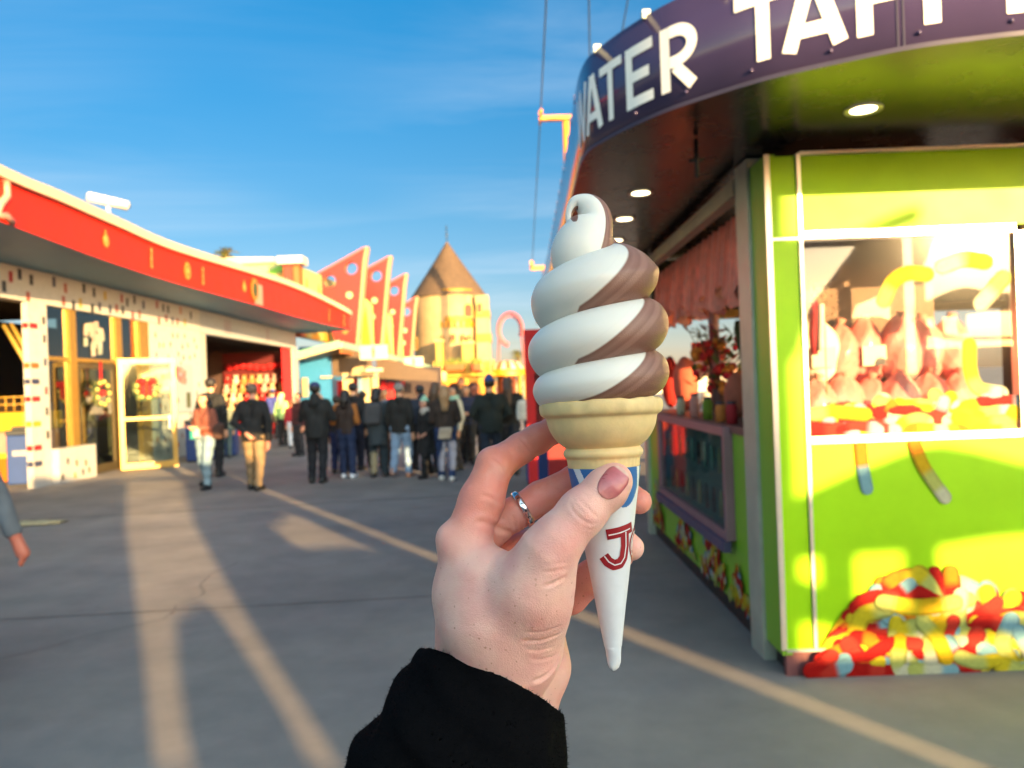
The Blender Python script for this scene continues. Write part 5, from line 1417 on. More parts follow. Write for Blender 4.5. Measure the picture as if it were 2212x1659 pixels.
    m_ = np.linalg.norm((V - (J['head'] + W_(0, -.048, -.034))) * [1, 1, 2.5], axis=1) < .016 * h; cols[m_] = sk * np.array([.8, .4, .4])
    # fingers, welded into the same mesh
    verts = [V]; quads = [Qd]; nV = len(V); cc = [cols]
    for s2, (a, b, c, e) in zip((-1, 1), armsJ):
        d_ = (e - c) / np.linalg.norm(e - c); sd = np.cross(d_, [0, 0, 1.]) if abs(d_[2]) < .8 else np.array([0, 1., 0]); sd = sd - d_ * (sd @ d_); sd /= np.linalg.norm(sd); pn = np.cross(d_, sd) * -s2
        L_ = [.042, .050, .047, .036]
        for k in range(5):
            if k < 4: st = e - d_ * .004 * h + sd * (k - 1.5) * .0105 * h; l = L_[k] * h; pts = [st, st + d_ * l * .5 + pn * l * .12, st + d_ * l * .85 + pn * l * .45]; r_ = [.0062 * h, .0058 * h, .0046 * h]
            else: st = c + (e - c) * .45 + sd * -.016 * h; l = .04 * h; pts = [st, st + d_ * l * .5 - sd * l * .4 + pn * l * .2, st + d_ * l - sd * l * .35 + pn * l * .4]; r_ = [.008 * h, .007 * h, .0055 * h]
            t_ = MB(); t_.tube(pts, r_, 6)
            tv = np.array(t_.v); tq = [f for f in t_.f if len(f) == 4]
            verts.append(tv); quads.append(np.array(tq) + nV); nV += len(tv); cc.append(np.tile(sk, (len(tv), 1)))
            for end in (0, 2):
                pass
    mesh_np('body', Wd(np.concatenate(verts)), np.concatenate(quads), SKIN, p0, np.concatenate(cc))
    o = .010 * h
    def put(name, fn, col, m_, lo_=lo, hi_=hi, fn_col=None, g=fine):
        V, Qd = nets(fn, lo_, hi_, g, 1)
        if not len(V): return
        c = np.tile(np.array(lin(*col)), (len(V), 1))
        if fn_col: c = fn_col(V, c)
        return mesh_np(name, Wd(V), Qd, m_, p0, c)
    # top
    def topf(P):
        d = torso(P, o)
        if coat < .5: d = smin(d, np.maximum(chain(P, [W_(0, 0, .58), W_(0, 0, coat)], [(.085 * w_) * h, .095 * h * w_ * flare], .01), coat * h - P[..., 2]), .03 * h)
        d = np.maximum(d, P[..., 2] - .838 * h); d = np.maximum(d, coat * h - P[..., 2])
        if hood: d = smin(d, cap(P, W_(0, .045, .85), W_(0, .06, .80), .05 * h, .05 * h), .03 * h)
        else: d = smin(d, np.maximum(cap(P, J['neck'] - W_(0, 0, .02), J['neck'] + W_(0, .002, .004), .046 * h, .043 * h), P[..., 2] - .85 * h), .01 * h)
        if sleeves is None: d = smin(d, arms(P, o * .85, .95), .012 * h)
        d = d + .004 * h * np.sin(P[..., 2] * 38 / h * .5 + P[..., 0] * 20) * np.sin(P[..., 0] * 30 + P[..., 1] * 18)
        return d
    top_o = put('jacket', topf, top, FABRIC)
    if sleeves is not None: put('sleeve', lambda P: arms(P, o * .95, .95), sleeves, FABRIC)
    put('trousers', lambda P: np.maximum(np.maximum(smin(legs_(P, .010 * h, .026 * flare), np.maximum(torso(P, .006 * h), P[..., 2] - .60 * h), .02 * h), .035 * h - P[..., 2]), P[..., 2] - .60 * h) + .003 * h * np.sin(P[..., 2] * 40), legs, FABRIC, lo, np.array([hi[0], hi[1], .66 * h]))
    for (a, b, c, e) in legsJ:
        t_ = e
        V, Qd = nets(lambda P: np.maximum(smin(cap(P, c + W_(0, .016, -.022), t_, .030 * h, .026 * h), cap(P, c + W_(0, .005, .01), c, .03 * h, .03 * h), .015 * h), c[2] - .05 * h - P[..., 2]), np.minimum(c, t_) - .06 * h, np.maximum(c, t_) + .06 * h, .012)
        mesh_np('shoe', Wd(V), Qd, SHOE, p0, np.tile(np.array(lin(*shoes)), (len(V), 1)))
    hc = J['head'] + W_(0, .012, .018)
    def hairf(P):
        d = cap(P, hc + W_(0, -.006, .0), hc + W_(0, .008, .002), .0525 * h, .0535 * h)
        fr = np.minimum(-(P[..., 1] - (hc[1] - .012 * h)), (hc[2] + .020 * h) - P[..., 2])      # cut the face away
        d = np.maximum(d, fr)
        d = np.maximum(d, (hc[2] - .045 * h) - P[..., 2])
        if hairlen > 0:
            l = chain(P, [hc + W_(0, .02, -.01), hc + W_(0, .045, -.07), hc + W_(0, .05, -.07 - hairlen)], [.046 * h, .050 * h, .038 * h], .02 * h)
            l = np.maximum(l, -(P[..., 1] - (hc[1] + .0 * h)))
            d = smin(d, l, .02 * h)
        return d + .003 * h * np.sin(P[..., 0] * 120) * np.sin(P[..., 2] * 40)
    hlo = np.array([-.11 * h, -.12 * h, hc[2] - (.13 + hairlen + .05) * h]); hhi = np.array([.11 * h, .16 * h, hc[2] + .1 * h])
    put('hair', hairf, hair, HAIR, hlo, hhi, g=.013)
    if hat:
        put('cap', lambda P: smin(np.maximum(cap(P, hc, hc + W_(0, .0, .010), .059 * h, .058 * h), hc[2] + .016 * h - P[..., 2]), cap(P, hc + W_(0, -.05, .022), hc + W_(0, -.085, .018), .024 * h, .012 * h) if hat[3:] else cap(P, hc + W_(0, 0, .06), hc + W_(0, 0, .062), .03 * h, .03 * h), .01 * h), hat[:3], FABRIC, hlo, hhi + [0, 0, .03 * h], g=.013)
    if scarf: put('scarf', lambda P: cap(P, J['neck'] + W_(0, -.01, .0), J['neck'] + W_(0, .012, .012), .058 * h, .05 * h), scarf, FABRIC, J['neck'] - .1 * h, J['neck'] + .1 * h, g=.013)
    return p0, Wd, W_, h
def gp(u, v): q = on_z(u, v, 0); return q[0], q[1]
def stand_at(u, v, vh=None):
    x, y = gp(u, v)
    if vh is None: return x, y, 1.7
    q = at(u, vh, y); return x, y, q[2] / 1.0
def bag(parent_fn, c, r_, col, label, kind='bag', strap=None):
    p0, Wd, W_, h = parent_fn
    wp = Wd(np.array([W_(*c)]))[0]
    t_ = thing(kind, label, kind, tuple(wp))
    m = MB(); m.obox(wp, (r_[0] * .85, 0, 0), (0, r_[1] * .85, 0), (.015, 0, r_[2] * .9), lin(*col)); m.build('body', FABRIC, t_, min(r_) * .5)
    MB().obox(wp - np.array([0, r_[1] * .86 + .006, -r_[2] * .25]), (r_[0] * .6, 0, 0), (0, .006, 0), (0, 0, r_[2] * .4), tuple(np.array(lin(*col)) * .8)).build('flap', FABRIC, t_)
    if strap:
        a = Wd(np.array([W_(*strap[0]), W_(*strap[1]), W_(*strap[2])])); MB().tube(catmull(a, 6), .012, 6, tuple(np.array(lin(*col)) * .7)).build('strap', FABRIC, t_)
    return t_
PI = math.pi
# woman walking toward the viewer
x, y, h = stand_at(447, 1056, 836)
wA = person(x, y, 1.66, -.35, 'woman in a reddish brown top and pale jeans walking at left', skin=(215, 160, 120), top=(118, 64, 48), legs=(108, 130, 142), shoes=(22, 22, 26), hairlen=.06, pose='front', stride=.06, coat=.52)
q = wA[1](np.array([wA[2](-.0, -.17, .60)]))[0]
MB().obox(q, (.045, 0, 0), (0, .012, 0), (.0, 0, .11), lin(60, 175, 165)).obox(q + [.07, -.01, -.01], (.05, 0, 0), (0, .02, 0), (0, 0, .07), lin(235, 220, 215)).build('drink_pouch', PRINT, label='teal and white pouch held by the woman in pale jeans', cat='pouch')
bag(wA, (.16, .02, .60), (.10, .09, .15), (70, 45, 35), 'brown shoulder bag on the arm of the woman in pale jeans', 'shoulder_bag', ((.15, .02, .66), (.12, .02, .79), (.10, -.03, .76)))
# man in black, hands behind
x, y, h = stand_at(552, 1058, 832)
person(x, y, 1.80, PI - .1, 'man in a black jumper and khaki trousers, one hand behind his back', skin=(190, 130, 105), hair=(95, 75, 60), top=(16, 16, 18), legs=(118, 97, 70), shoes=(14, 14, 14), pose='behind', stride=.05, coat=.46, wide=1.08)
x, y = gp(462, 1030)
person(x, y, 1.97, PI, 'very tall person in black seen behind the woman in pale jeans', top=(18, 18, 18), legs=(20, 20, 24))
x, y = gp(489, 990)
person(x, y, 1.48, PI + .3, 'child in a grey green hoodie behind the woman in pale jeans', top=(95, 100, 85), legs=(70, 85, 85), hair=(60, 45, 35), shoes=(40, 40, 40), hood=True)
# crowd queue
C_ = [
 (686, 1043, 1.80, PI + .15, dict(label='man in a black hooded jacket and blue cap, leftmost of the crowd', top=(16, 18, 20), legs=(16, 18, 26), hat=(38, 50, 90, 1), hood=True, wide=1.15, coat=.45, shoes=(18, 18, 18))),
 (731, 1022, 1.55, PI, dict(label='person in navy jeans with a black top between two groups', top=(30, 28, 32), legs=(28, 40, 80), shoes=(60, 50, 45))),
 (754, 1033, 1.66, PI - .1, dict(label='person in a brown vest with tan sleeves and white shoes', top=(48, 34, 28), sleeves=(150, 90, 35), legs=(24, 38, 70), shoes=(215, 215, 220), hair=(28, 22, 20), hairlen=.05)),
 (768, 1016, 1.80, PI + .1, dict(label='tall person in a black jacket behind the brown vest', top=(20, 20, 24), legs=(26, 30, 48), hair=(20, 18, 18))),
 (790, 1008, 1.62, PI, dict(label='person in a pale lavender shirt standing behind the crowd', top=(150, 150, 175), legs=(30, 34, 48), hair=(40, 30, 25))),
 (821, 1030, 1.68, PI + .1, dict(label='person in a long dark teal coat wearing a grey backpack', top=(42, 50, 56), legs=(26, 38, 46), coat=.36, hair=(26, 22, 22), hairlen=.04, flare=1.1)),
 (836, 1012, 1.66, -.3, dict(label='person with an orange lit face behind the grey backpack', top=(110, 115, 130), legs=(90, 60, 45), skin=(220, 150, 100))),
 (868, 1031, 1.75, PI, dict(label='grey haired person in a black jacket and light blue jeans', top=(24, 22, 20), legs=(120, 142, 168), hair=(125, 118, 112), coat=.47, shoes=(150, 110, 95))),
 (911, 1014, 1.70, PI + .2, dict(label='person in a dark blue hooded top in the middle of the crowd', top=(38, 44, 58), legs=(28, 28, 34), hood=True, hair=(26, 24, 26))),
 (922, 1032, 1.45, -.2, dict(label='short person in a long black coat and mint hat facing the viewer', top=(14, 14, 16), legs=(14, 14, 18), coat=.30, flare=1.25, hat=(150, 195, 165), scarf=(170, 160, 150), skin=(200, 140, 115))),
 (947, 1018, 1.74, PI - .2, dict(label='person with wavy brown hair half hidden by the blonde', top=(50, 44, 40), legs=(30, 40, 60), hair=(75, 55, 40), hairlen=.10)),
 (966, 1038, 1.68, PI + .1, dict(label='long haired blonde in a dark brown jacket and blue jeans', top=(42, 30, 24), legs=(26, 46, 84), hair=(150, 118, 84), hairlen=.12, shoes=(200, 195, 190))),
 (988, 1016, 1.66, -.5, dict(label='person with black hair and a cream sleeved jumper facing left', top=(60, 52, 46), sleeves=(200, 190, 165), legs=(40, 36, 40), hair=(26, 22, 20), scarf=(150, 185, 160))),
 (1013, 1002, 1.66, -.1, dict(label='woman in a navy jacket facing the viewer with black boots', top=(32, 40, 66), legs=(24, 26, 30), hair=(24, 20, 20), hairlen=.06, pose='front', stride=.05)),
 (1028, 996, 1.70, .1, dict(label='dark haired person in a plum jacket facing the viewer', top=(60, 44, 52), legs=(30, 30, 34), skin=(165, 100, 80))),
 (1003, 985, 1.84, -.2, dict(label='taller person with an orange lit face at the back of the crowd', top=(70, 62, 56), skin=(225, 150, 95), legs=(40, 40, 44))),
 (1064, 1036, 1.78, PI + .3, dict(label='man in a dark green jacket and bright blue knit cap', top=(20, 28, 26), legs=(24, 34, 50), hat=(40, 60, 120), wide=1.12, coat=.46)),
 (1104, 1030, 1.78, PI - .5, dict(label='person with long brown hair and a plum scarf, rightmost of the crowd', top=(30, 28, 28), legs=(30, 34, 46), hair=(80, 62, 52), hairlen=.14, scarf=(90, 50, 66))),
]
out_ = {}
rnd = random.Random(4)
for (u, v, h, fc, kw) in C_:
    x, y = gp(u, v); kw.setdefault('lean', rnd.uniform(-.045, .045)); kw.setdefault('stride', rnd.choice([.02, -.03, .05, -.06, .08]))
    if 'pose' not in kw: kw['pose'] = rnd.choice(['stand', 'front', 'hip', 'front', 'stand', 'up'])
    out_[u] = person(x, y, h * .985, fc + rnd.uniform(-.65, .65), group='crowd queuing across the plaza', **kw)
bag(out_[821], (0, .115, .71), (.17, .12, .22), (62, 62, 66), 'dark grey backpack on the person in the long teal coat', 'backpack')
bag(out_[966], (0, .13, .50), (.13, .06, .11), (165, 152, 135), 'pale handbag behind the hip of the long haired blonde', 'handbag')
bag(out_[1104], (-.14, .02, .66), (.13, .14, .20), (225, 222, 215), 'white fluffy bag on the shoulder of the rightmost person', 'shoulder_bag')
# people by the game stall
for (u, v, h, fc, kw) in ((612, 962, 1.62, PI - .4, dict(label='blonde person in a pale green top by the game stall', top=(150, 190, 120), legs=(30, 30, 34), hair=(225, 195, 135), hairlen=.08)),
                          (592, 948, 1.75, PI, dict(label='person in a royal blue cap and jacket facing the prize shelf', top=(50, 60, 130), hat=(50, 60, 140, 1), legs=(40, 36, 40))),
                          (634, 968, 1.40, PI + .2, dict(label='child in a red top by the white stall post', top=(150, 30, 40), legs=(190, 195, 205), hair=(90, 60, 40))),
                          (648, 985, 1.60, -.6, dict(label='person in maroon beside the man in the blue cap', top=(70, 30, 34), legs=(40, 40, 46), skin=(215, 150, 115)))):
    x, y = gp(u, v); person(x, y, h, fc, group='people at the game stall', **kw)
# person cut by the left edge: only a grey sleeve and hand come into view
NY = 4.35
hx = at(24, 1205, NY)
person(hx[0] - .375, NY, 1.75, PI + .15, 'person in a grey sleeve walking out of view at the left edge', top=(92, 98, 106), legs=(40, 44, 52), skin=(185, 105, 85), pose='swing', fine=.011)

# ------------------------------------------------------------------ ice cream cone
CD = .40
KU = CD / FPX
Oc = at(1297, 868, CD); Tip = at(1326, 1438, CD - .006)
za = (Oc - Tip) / np.linalg.norm(Oc - Tip); xa = np.array([1., 0, 0]) - za * za[0]; xa /= np.linalg.norm(xa); ya = np.cross(za, xa)
def L2W(p): p = np.asarray(p, float) * KU; return Oc + p[..., :1] * xa + p[..., 1:2] * ya + p[..., 2:3] * za
ic = thing('ice_cream_cone', 'chocolate and vanilla twist soft serve in a wafer cone held up in the hand', 'ice cream', tuple(Oc))
# --- soft serve: one long twisting strand
VAN = np.array(lin(232, 224, 212)); 
pathC = []; rad = []; phw = []; rax = []
TURN = 2 * math.pi
def helix(t):   # t in turns, 0 = start at back
    pass
# turns measured from the right side (+x), counter clockwise from above; height z in px above the rim
ctrl = []
N_ = 72
a0, a1 = .27, 3.12
zk = np.interp
ZT = catmull([(-.3, -4), (0, 4), (.5, 27), (1, 61), (1.5, 109), (2, 164), (2.5, 217), (3, 280), (3.3, 300)], 20)
def zc_(t): return float(np.interp(t, ZT[:, 0], ZT[:, 1]))
def Rc_(t): return float(np.interp(t, [-.6, 0, .5, 1, 1.5, 2, 2.5, 2.75, 3, 3.2], [70, 86, 89, 90, 96, 94, 84, 84, 78, 40]))
def rv_(t): return float(np.interp(t, [-.6, 0, .5, 1, 1.5, 2, 2.5, 3, 3.2], [40, 40, 46, 54, 56, 60, 62, 66, 60]))       # half height
def rh_(t): return float(np.interp(t, [-.6, 0, 1, 2, 2.6, 3, 3.2], [54, 58, 58, 58, 58, 60, 54]))       # half width
rowsV = []; colV = []
NS = 40
def colour(wv, jit):
    return wv
prev = None
for i in range(int((a1 - a0) * N_) + 1):
    t = a0 + i / N_; th = TURN * t
    c = np.array([Rc_(t) * math.cos(th) + 2, Rc_(t) * math.sin(th), zc_(t)])
    e = .01; d = np.array([Rc_(t + e) * math.cos(th + TURN * e), Rc_(t + e) * math.sin(th + TURN * e), zc_(t + e)]) - np.array([Rc_(t - e) * math.cos(th - TURN * e), Rc_(t - e) * math.sin(th - TURN * e), zc_(t - e)])
    d /= np.linalg.norm(d)
    o_ = np.array([math.cos(th), math.sin(th), 0]); o_ -= d * (o_ @ d); o_ /= np.linalg.norm(o_); u_ = np.cross(d, o_)
    if u_[2] < 0: u_ = -u_
    row = []; cw = []
    for k in range(NS):
        ph = 2 * math.pi * k / NS
        wob = 1 + .012 * math.sin(3 * ph + 2 * th) + .005 * math.sin(11 * ph + .4 * th) + .003 * math.sin(19 * ph - th)
        sh__ = .55 * max(0, min(1, (t - 2.55) / .4)) * max(0, math.sin(ph)) * rv_(t)
        row.append(c + o_ * (rh_(t) * wob * math.cos(ph) - sh__) + u_ * rv_(t) * wob * math.sin(ph))
        deg = math.degrees(th) % 360
        phb = (-35 + 85 * max(0, (deg - 243) / 70) ** 1.35 + (2.2 * (deg - 243) if deg < 243 else 0)) if deg > 180 else float(np.interp(deg, [0, 20, 160, 180], [175, 150, -168, -180]))
        pd = math.degrees(ph); pd = pd - 360 if pd > 180 else pd
        cw.append(max(-1, min(1, (pd - phb + 5 * math.sin(th * 3.1)) / 95)))
    rowsV.append(row); colV.append(cw)
    last = (c, d, o_, u_)
# final curl: hand placed centre line, (u, v, depth offset px) of the reference
cur = [((1296, 556), 30, 58), ((1262, 560), 4, 65), ((1256, 545), -4, 66), ((1271, 508), -4, 57), ((1284, 472), -2, 38), ((1270, 448), 0, 30), ((1245, 439), 0, 17), ((1231, 456), -3, 9), ((1229, 478), -6, 7.5), ((1233, 500), -8, 4)]
def uv2l(u, v, dp):
    x, z = ray(u, v); P = np.array([x * CD, CD, EYE + z * CD]) - Oc
    return np.array([P @ xa / KU, P @ ya / KU + dp, P @ za / KU])
def add_curl(cur, startrow=None):
    cp = np.array([uv2l(*c[0], c[1]) for c in cur]); rr = np.array([c[2] for c in cur], float)
    if startrow is not None:
        cp = np.vstack([startrow[0], cp]); rr = np.concatenate([[startrow[1]], rr])
    cc = catmull(cp, 14); rc = catmull(np.column_stack([rr, rr, rr]), 14)[:, 0]
    o_ = None
    rows = []; cws = []
    for i, p in enumerate(cc):
        d = cc[min(i + 1, len(cc) - 1)] - cc[max(i - 1, 0)]; d /= np.linalg.norm(d)
        if o_ is None: o_ = last[2]
        o_ = o_ - d * (o_ @ d); o_ /= np.linalg.norm(o_); u2 = np.cross(d, o_)
        row = []; cw = []
        for k in range(NS):
            ph = 2 * math.pi * k / NS
            n_ = o_ * math.cos(ph) + u2 * math.sin(ph)
            row.append(p + n_ * rc[i]); cw.append(max(-1, min(1, (.34 - n_[0] - .12 * n_[1]) * 1.3)))
        rows.append(row); cws.append(cw)
    return rows, cws
# the strand tapers out behind, then the standing curl is its own continuation
c_, d_, o_, u_ = last
nH = len(rowsV)
r2, w2 = add_curl(cur, (c_ + d_ * 6, 47))
# align section phase between helix and curl
P0 = np.array(rowsV[-1]); best = min(range(NS), key=lambda s_: np.linalg.norm(np.roll(np.array(r2[0]), s_, 0) - P0)); rev = [list(reversed(r_)) for r_ in r2]
bestr = min(range(NS), key=lambda s_: np.linalg.norm(np.roll(np.array(rev[0]), s_, 0) - P0))
if np.linalg.norm(np.roll(np.array(rev[0]), bestr, 0) - P0) < np.linalg.norm(np.roll(np.array(r2[0]), best, 0) - P0):
    r2 = [list(np.roll(np.array(r_), bestr, 0)) for r_ in rev]; w2 = [list(np.roll(np.array(list(reversed(q_))), bestr)) for q_ in w2]
else:
    r2 = [list(np.roll(np.array(r_), best, 0)) for r_ in r2]; w2 = [list(np.roll(np.array(q_), best)) for q_ in w2]
rowsV += r2[4:]; colV += w2[4:]
A = np.array(rowsV); Wt = np.array(colV)
# smooth colours over the join
for it in range(3):
    for i in range(nH - 6, min(nH + 14, len(Wt) - 1)): Wt[i] = (Wt[i - 1] + Wt[i] + Wt[i + 1]) / 3
    for i in range(nH - 3, min(nH + 5, len(A) - 1)): A[i] = (A[i - 1] + A[i] + A[i + 1]) / 3
nr = len(A)
verts = A.reshape(-1, 3); 
quads = [(i * NS + k, i * NS + (k + 1) % NS, (i + 1) * NS + (k + 1) % NS, (i + 1) * NS + k) for i in range(nr - 1) for k in range(NS)]
nv = len(verts); verts = np.vstack([verts, A[0].mean(0), A[-1].mean(0)])
quads += [(nv, (k + 1) % NS, k) for k in range(NS)] + [(nv + 1, (nr - 1) * NS + k, (nr - 1) * NS + (k + 1) % NS) for k in range(NS)]
wv = np.concatenate([Wt.ravel(), [0, 0]])
SOFT = bpy.data.materials.new('twist_soft_serve'); SOFT.use_nodes = True
t_ = SOFT.node_tree; b_ = t_.nodes['Principled BSDF']
at_ = t_.nodes.new('ShaderNodeVertexColor'); at_.layer_name = 'Col'
sp_n = t_.nodes.new('ShaderNodeSeparateColor'); t_.links.new(at_.outputs[0], sp_n.inputs[0])
rp = t_.nodes.new('ShaderNodeValToRGB')
els = rp.color_ramp.elements
CH = lin(132, 90, 74); CH2 = lin(152, 110, 94); VN = (.80, .745, .655)
stops = [(0, CH), (.22, CH), (.25, CH2), (.30, CH2), (.33, CH), (.40, CH2), (.455, CH), (.468, lin(190, 170, 155)), (.48, VN), (.56, VN), (.575, lin(229, 221, 209)), (.59, VN), (1, VN)]
while len(els) < len(stops): els.new(.5)
for e_, (p_, c_) in zip(els, stops): e_.position = p_; e_.color = (*c_, 1)
t_.links.new(sp_n.outputs[0], rp.inputs[0]); t_.links.new(rp.outputs[0], b_.inputs['Base Color'])
b_.inputs['Roughness'].default_value = .42; b_.inputs['Specular IOR Level'].default_value = .45
b_.inputs['Subsurface Weight'].default_value = .35; b_.inputs['Subsurface Radius'].default_value = (1, .8, .6); b_.inputs['Subsurface Scale'].default_value = .003
mrn = t_.nodes.new('ShaderNodeMapRange'); mrn.inputs[1].default_value = .44; mrn.inputs[2].default_value = .5; mrn.inputs[3].default_value = .7; mrn.inputs[4].default_value = .14
t_.links.new(sp_n.outputs[0], mrn.inputs[0])
n1 = t_.nodes.new('ShaderNodeTexNoise'); n1.inputs['Scale'].default_value = 1500; n1.inputs['Detail'].default_value = 3
tcn = t_.nodes.new('ShaderNodeTexCoord'); t_.links.new(tcn.outputs['Object'], n1.inputs['Vector'])
bp = t_.nodes.new('ShaderNodeBump'); bp.inputs['Distance'].default_value = .0004
t_.links.new(mrn.outputs[0], bp.inputs['Strength']); t_.links.new(n1.outputs['Fac'], bp.inputs['Height']); t_.links.new(bp.outputs[0], b_.inputs['Normal'])
ss_ = thing('soft_serve', None, None) if False else None
hl = uv2l(1238, 477, 0)
hd = np.sqrt(((verts[:, 0] - hl[0]) / 8) ** 2 + ((verts[:, 2] - hl[2] - 4) / 19) ** 2)
iid = np.concatenate([np.repeat(np.arange(nr), NS), [0, nr - 1]])
wv = np.where(iid < nr - 46, np.minimum(wv, (hd - 1) * 2.2), wv)      # chocolate shows inside the folded tip
cv = np.clip(.5 + .5 * wv, 0, 1)
o = mesh_np('soft_serve', L2W(verts), quads, SOFT, ic, np.column_stack([cv, cv, cv]))
sm = o.modifiers.new('subdivision', 'SUBSURF'); sm.levels = sm.render_levels = 1
# --- wafer cone
prof = [(70, -6), (112, -4), (119, 4), (126, 5), (131, 1), (132.5, -8), (131.5, -20), (128, -27), (121, -30), (118.5, -33), (117, -45), (113, -58), (106, -71), (97, -83), (87, -92), (80, -96), (79, -98), (82, -100), (85, -104), (86, -109), (85, -114), (81, -118), (78.5, -120), (77, -130), (75.5, -150), (66, -180), (30, -380)]
wm = mat('wafer', (.80, .57, .26), .62, vary=.10, nscale=90, bump=.22, bscale=420, sss=.3, ssss=.002, sssr=(1, .6, .25), bdist=.0006)
m = MB(); NW = 120
pv = []
for r_, z_ in prof:
    for k in range(NW):
        a = 2 * math.pi * k / NW; rr = r_
        if z_ > -30 and r_ > 110: rr += 1.2 * math.sin(a * 9) * math.sin(a * 4 + 1) + .8 * math.sin(a * 23)
        zz = z_ + (1.6 * math.sin(a * 7 + .5) + 1.0 * math.sin(a * 17)) * (1 if z_ > -6 and r_ > 100 else 0)
        seam = math.exp(-((a - 1.5 * math.pi + .02) / .012) ** 2); rr += .9 * seam * (1 if z_ > -95 else 0)
        if -119 > z_ > -160: rr += .5 * math.sin(a * 40)
        pv.append((rr * math.cos(a), rr * math.sin(a), zz))
pq = [(i * NW + k, (i + 1) * NW + k, (i + 1) * NW + (k + 1) % NW, i * NW + (k + 1) % NW) for i in range(len(prof) - 1) for k in range(NW)]
o = mesh_np('wafer_cone', L2W(np.array(pv)), [q[::-1] for q in pq], wm, ic)
sm = o.modifiers.new('subdivision', 'SUBSURF'); sm.levels = sm.render_levels = 1
# --- paper sleeve with print
def rs_(z): return float(np.interp(z, [-572, -566, -556, -139], [2.5, 9, 12.5, 77.5]))
zs = list(np.linspace(-139, -556, 230)) + [-562, -566, -570, -572]
NA = 260
BL = lin(48, 105, 165); PW = (.74, .73, .73)
def pcol(a, z):
    f = (a - 1.5 * math.pi) / math.pi       # 0 at the viewer, + to the right
    f = (f + 1) % 2 - 1
    lob = abs(math.sin((f + .06) * 3.5 * math.pi / 1.0 * .62))
    zb = -160 - 62 * lob ** .6
    if z > zb:
        q_ = f + (z + 139) * .0016
        if abs(q_ + .30) < .042 or abs(q_ - .34) < .03: return PW
        return BL
    return PW
pv = []; cols = []
for z in zs:
    for k in range(NA):
        a = 2 * math.pi * k / NA; r_ = rs_(z)
        r_ += .35 * math.sin(a * 3 + z * .03) + (.8 * math.sin(z * .11 + a * 2) if z < -520 else 0)
        lap = ((a - 1.5 * math.pi) / math.pi + 1) % 2 - 1
        if lap > .42: r_ += .9 * min(1, (lap - .42) / .02)
        pv.append((r_ * math.cos(a), r_ * math.sin(a), z)); cols.append(pcol(a, z))
pq = [(i * NA + (k + 1) % NA, (i + 1) * NA + (k + 1) % NA, (i + 1) * NA + k, i * NA + k) for i in range(len(zs) - 1) for k in range(NA)]
PAPER = mat('printed_paper', rough=.45, attr=True, vary=.04, nscale=120, bump=.12, bscale=180, bdist=.0006)
slv = mesh_np('paper_sleeve', L2W(np.array(pv)), [q[::-1] for q in pq], PAPER, ic, np.array(cols))
# lettering on the sleeve: inline red letters
def slp(s_, z, off):   # arc length px from the viewer facing line
    r_ = rs_(z); a = 1.5 * math.pi + s_ / r_; r_ += off + .6
    return (r_ * math.cos(a), r_ * math.sin(a), z)
def ribbon(mb, pts, wd, off, col):
    P = [np.array(pts[0], float)]
    for a, b in zip(pts[:-1], pts[1:]):
        a, b = np.array(a, float), np.array(b, float); n_ = max(1, int(np.linalg.norm(b - a) / 2))
        for i in range(1, n_ + 1): P.append(a + (b - a) * i / n_)
    rows = []
    for i, p in enumerate(P):
        d = P[min(i + 1, len(P) - 1)] - P[max(i - 1, 0)]; d /= np.linalg.norm(d) + 1e-9; n_ = np.array([-d[1], d[0]]) * wd / 2
        rows.append([p - n_ + (2 * n_) * f for f in np.linspace(0, 1, 5)])
    k = 5
    V = [L2W(np.array(slp(q[0], q[1], off + (1.1 if q[0] / rs_(q[1]) > 1.3 else 0)))) for r_ in rows for q in r_]
    mb.add(V, [(i * k + j_, i * k + j_ + 1, (i + 1) * k + j_ + 1, (i + 1) * k + j_) for i in range(len(rows) - 1) for j_ in range(k - 1)], col, True)
def jz(v): return -(v - 868) * 1.0 - 0
def arc_s(u, v): # reference pixel -> arc length px on the sleeve
    l = uv2l(u, v, 0); z = l[2]; r_ = rs_(z); return (r_ * math.asin(max(-.97, min(.97, l[0] / r_))), z)
RD = lin(150, 18, 28)
bar = [arc_s(1302, 1145), arc_s(1328, 1140), arc_s(1357, 1131)]
stem = [arc_s(1341, 1140), arc_s(1342, 1170), arc_s(1339, 1194), arc_s(1331, 1206), arc_s(1318, 1209), arc_s(1306, 1202), arc_s(1297, 1190)]
m = MB()
ribbon(m, bar, 22, .5, RD); ribbon(m, stem, 22, .8, RD)
ribbon(m, [arc_s(1306, 1146), arc_s(1330, 1141), arc_s(1352, 1134)], 2.6, 1.1, PW); ribbon(m, [(a + 1.5, b) for a, b in stem], 2.6, 1.3, PW)
l0 = arc_s(1350, 1170); cO = (l0[0] + 49, l0[1] - 2)
ring = [(cO[0] + 40 * math.cos(q), cO[1] + 32 * math.sin(q)) for q in np.linspace(0, 6.2832, 60)]
ribbon(m, ring, 13, .5, RD); ribbon(m, ring, 3, 1.0, PW)
m.build('lettering', mat('red_print', rough=.5, attr=True, vary=0), slv)

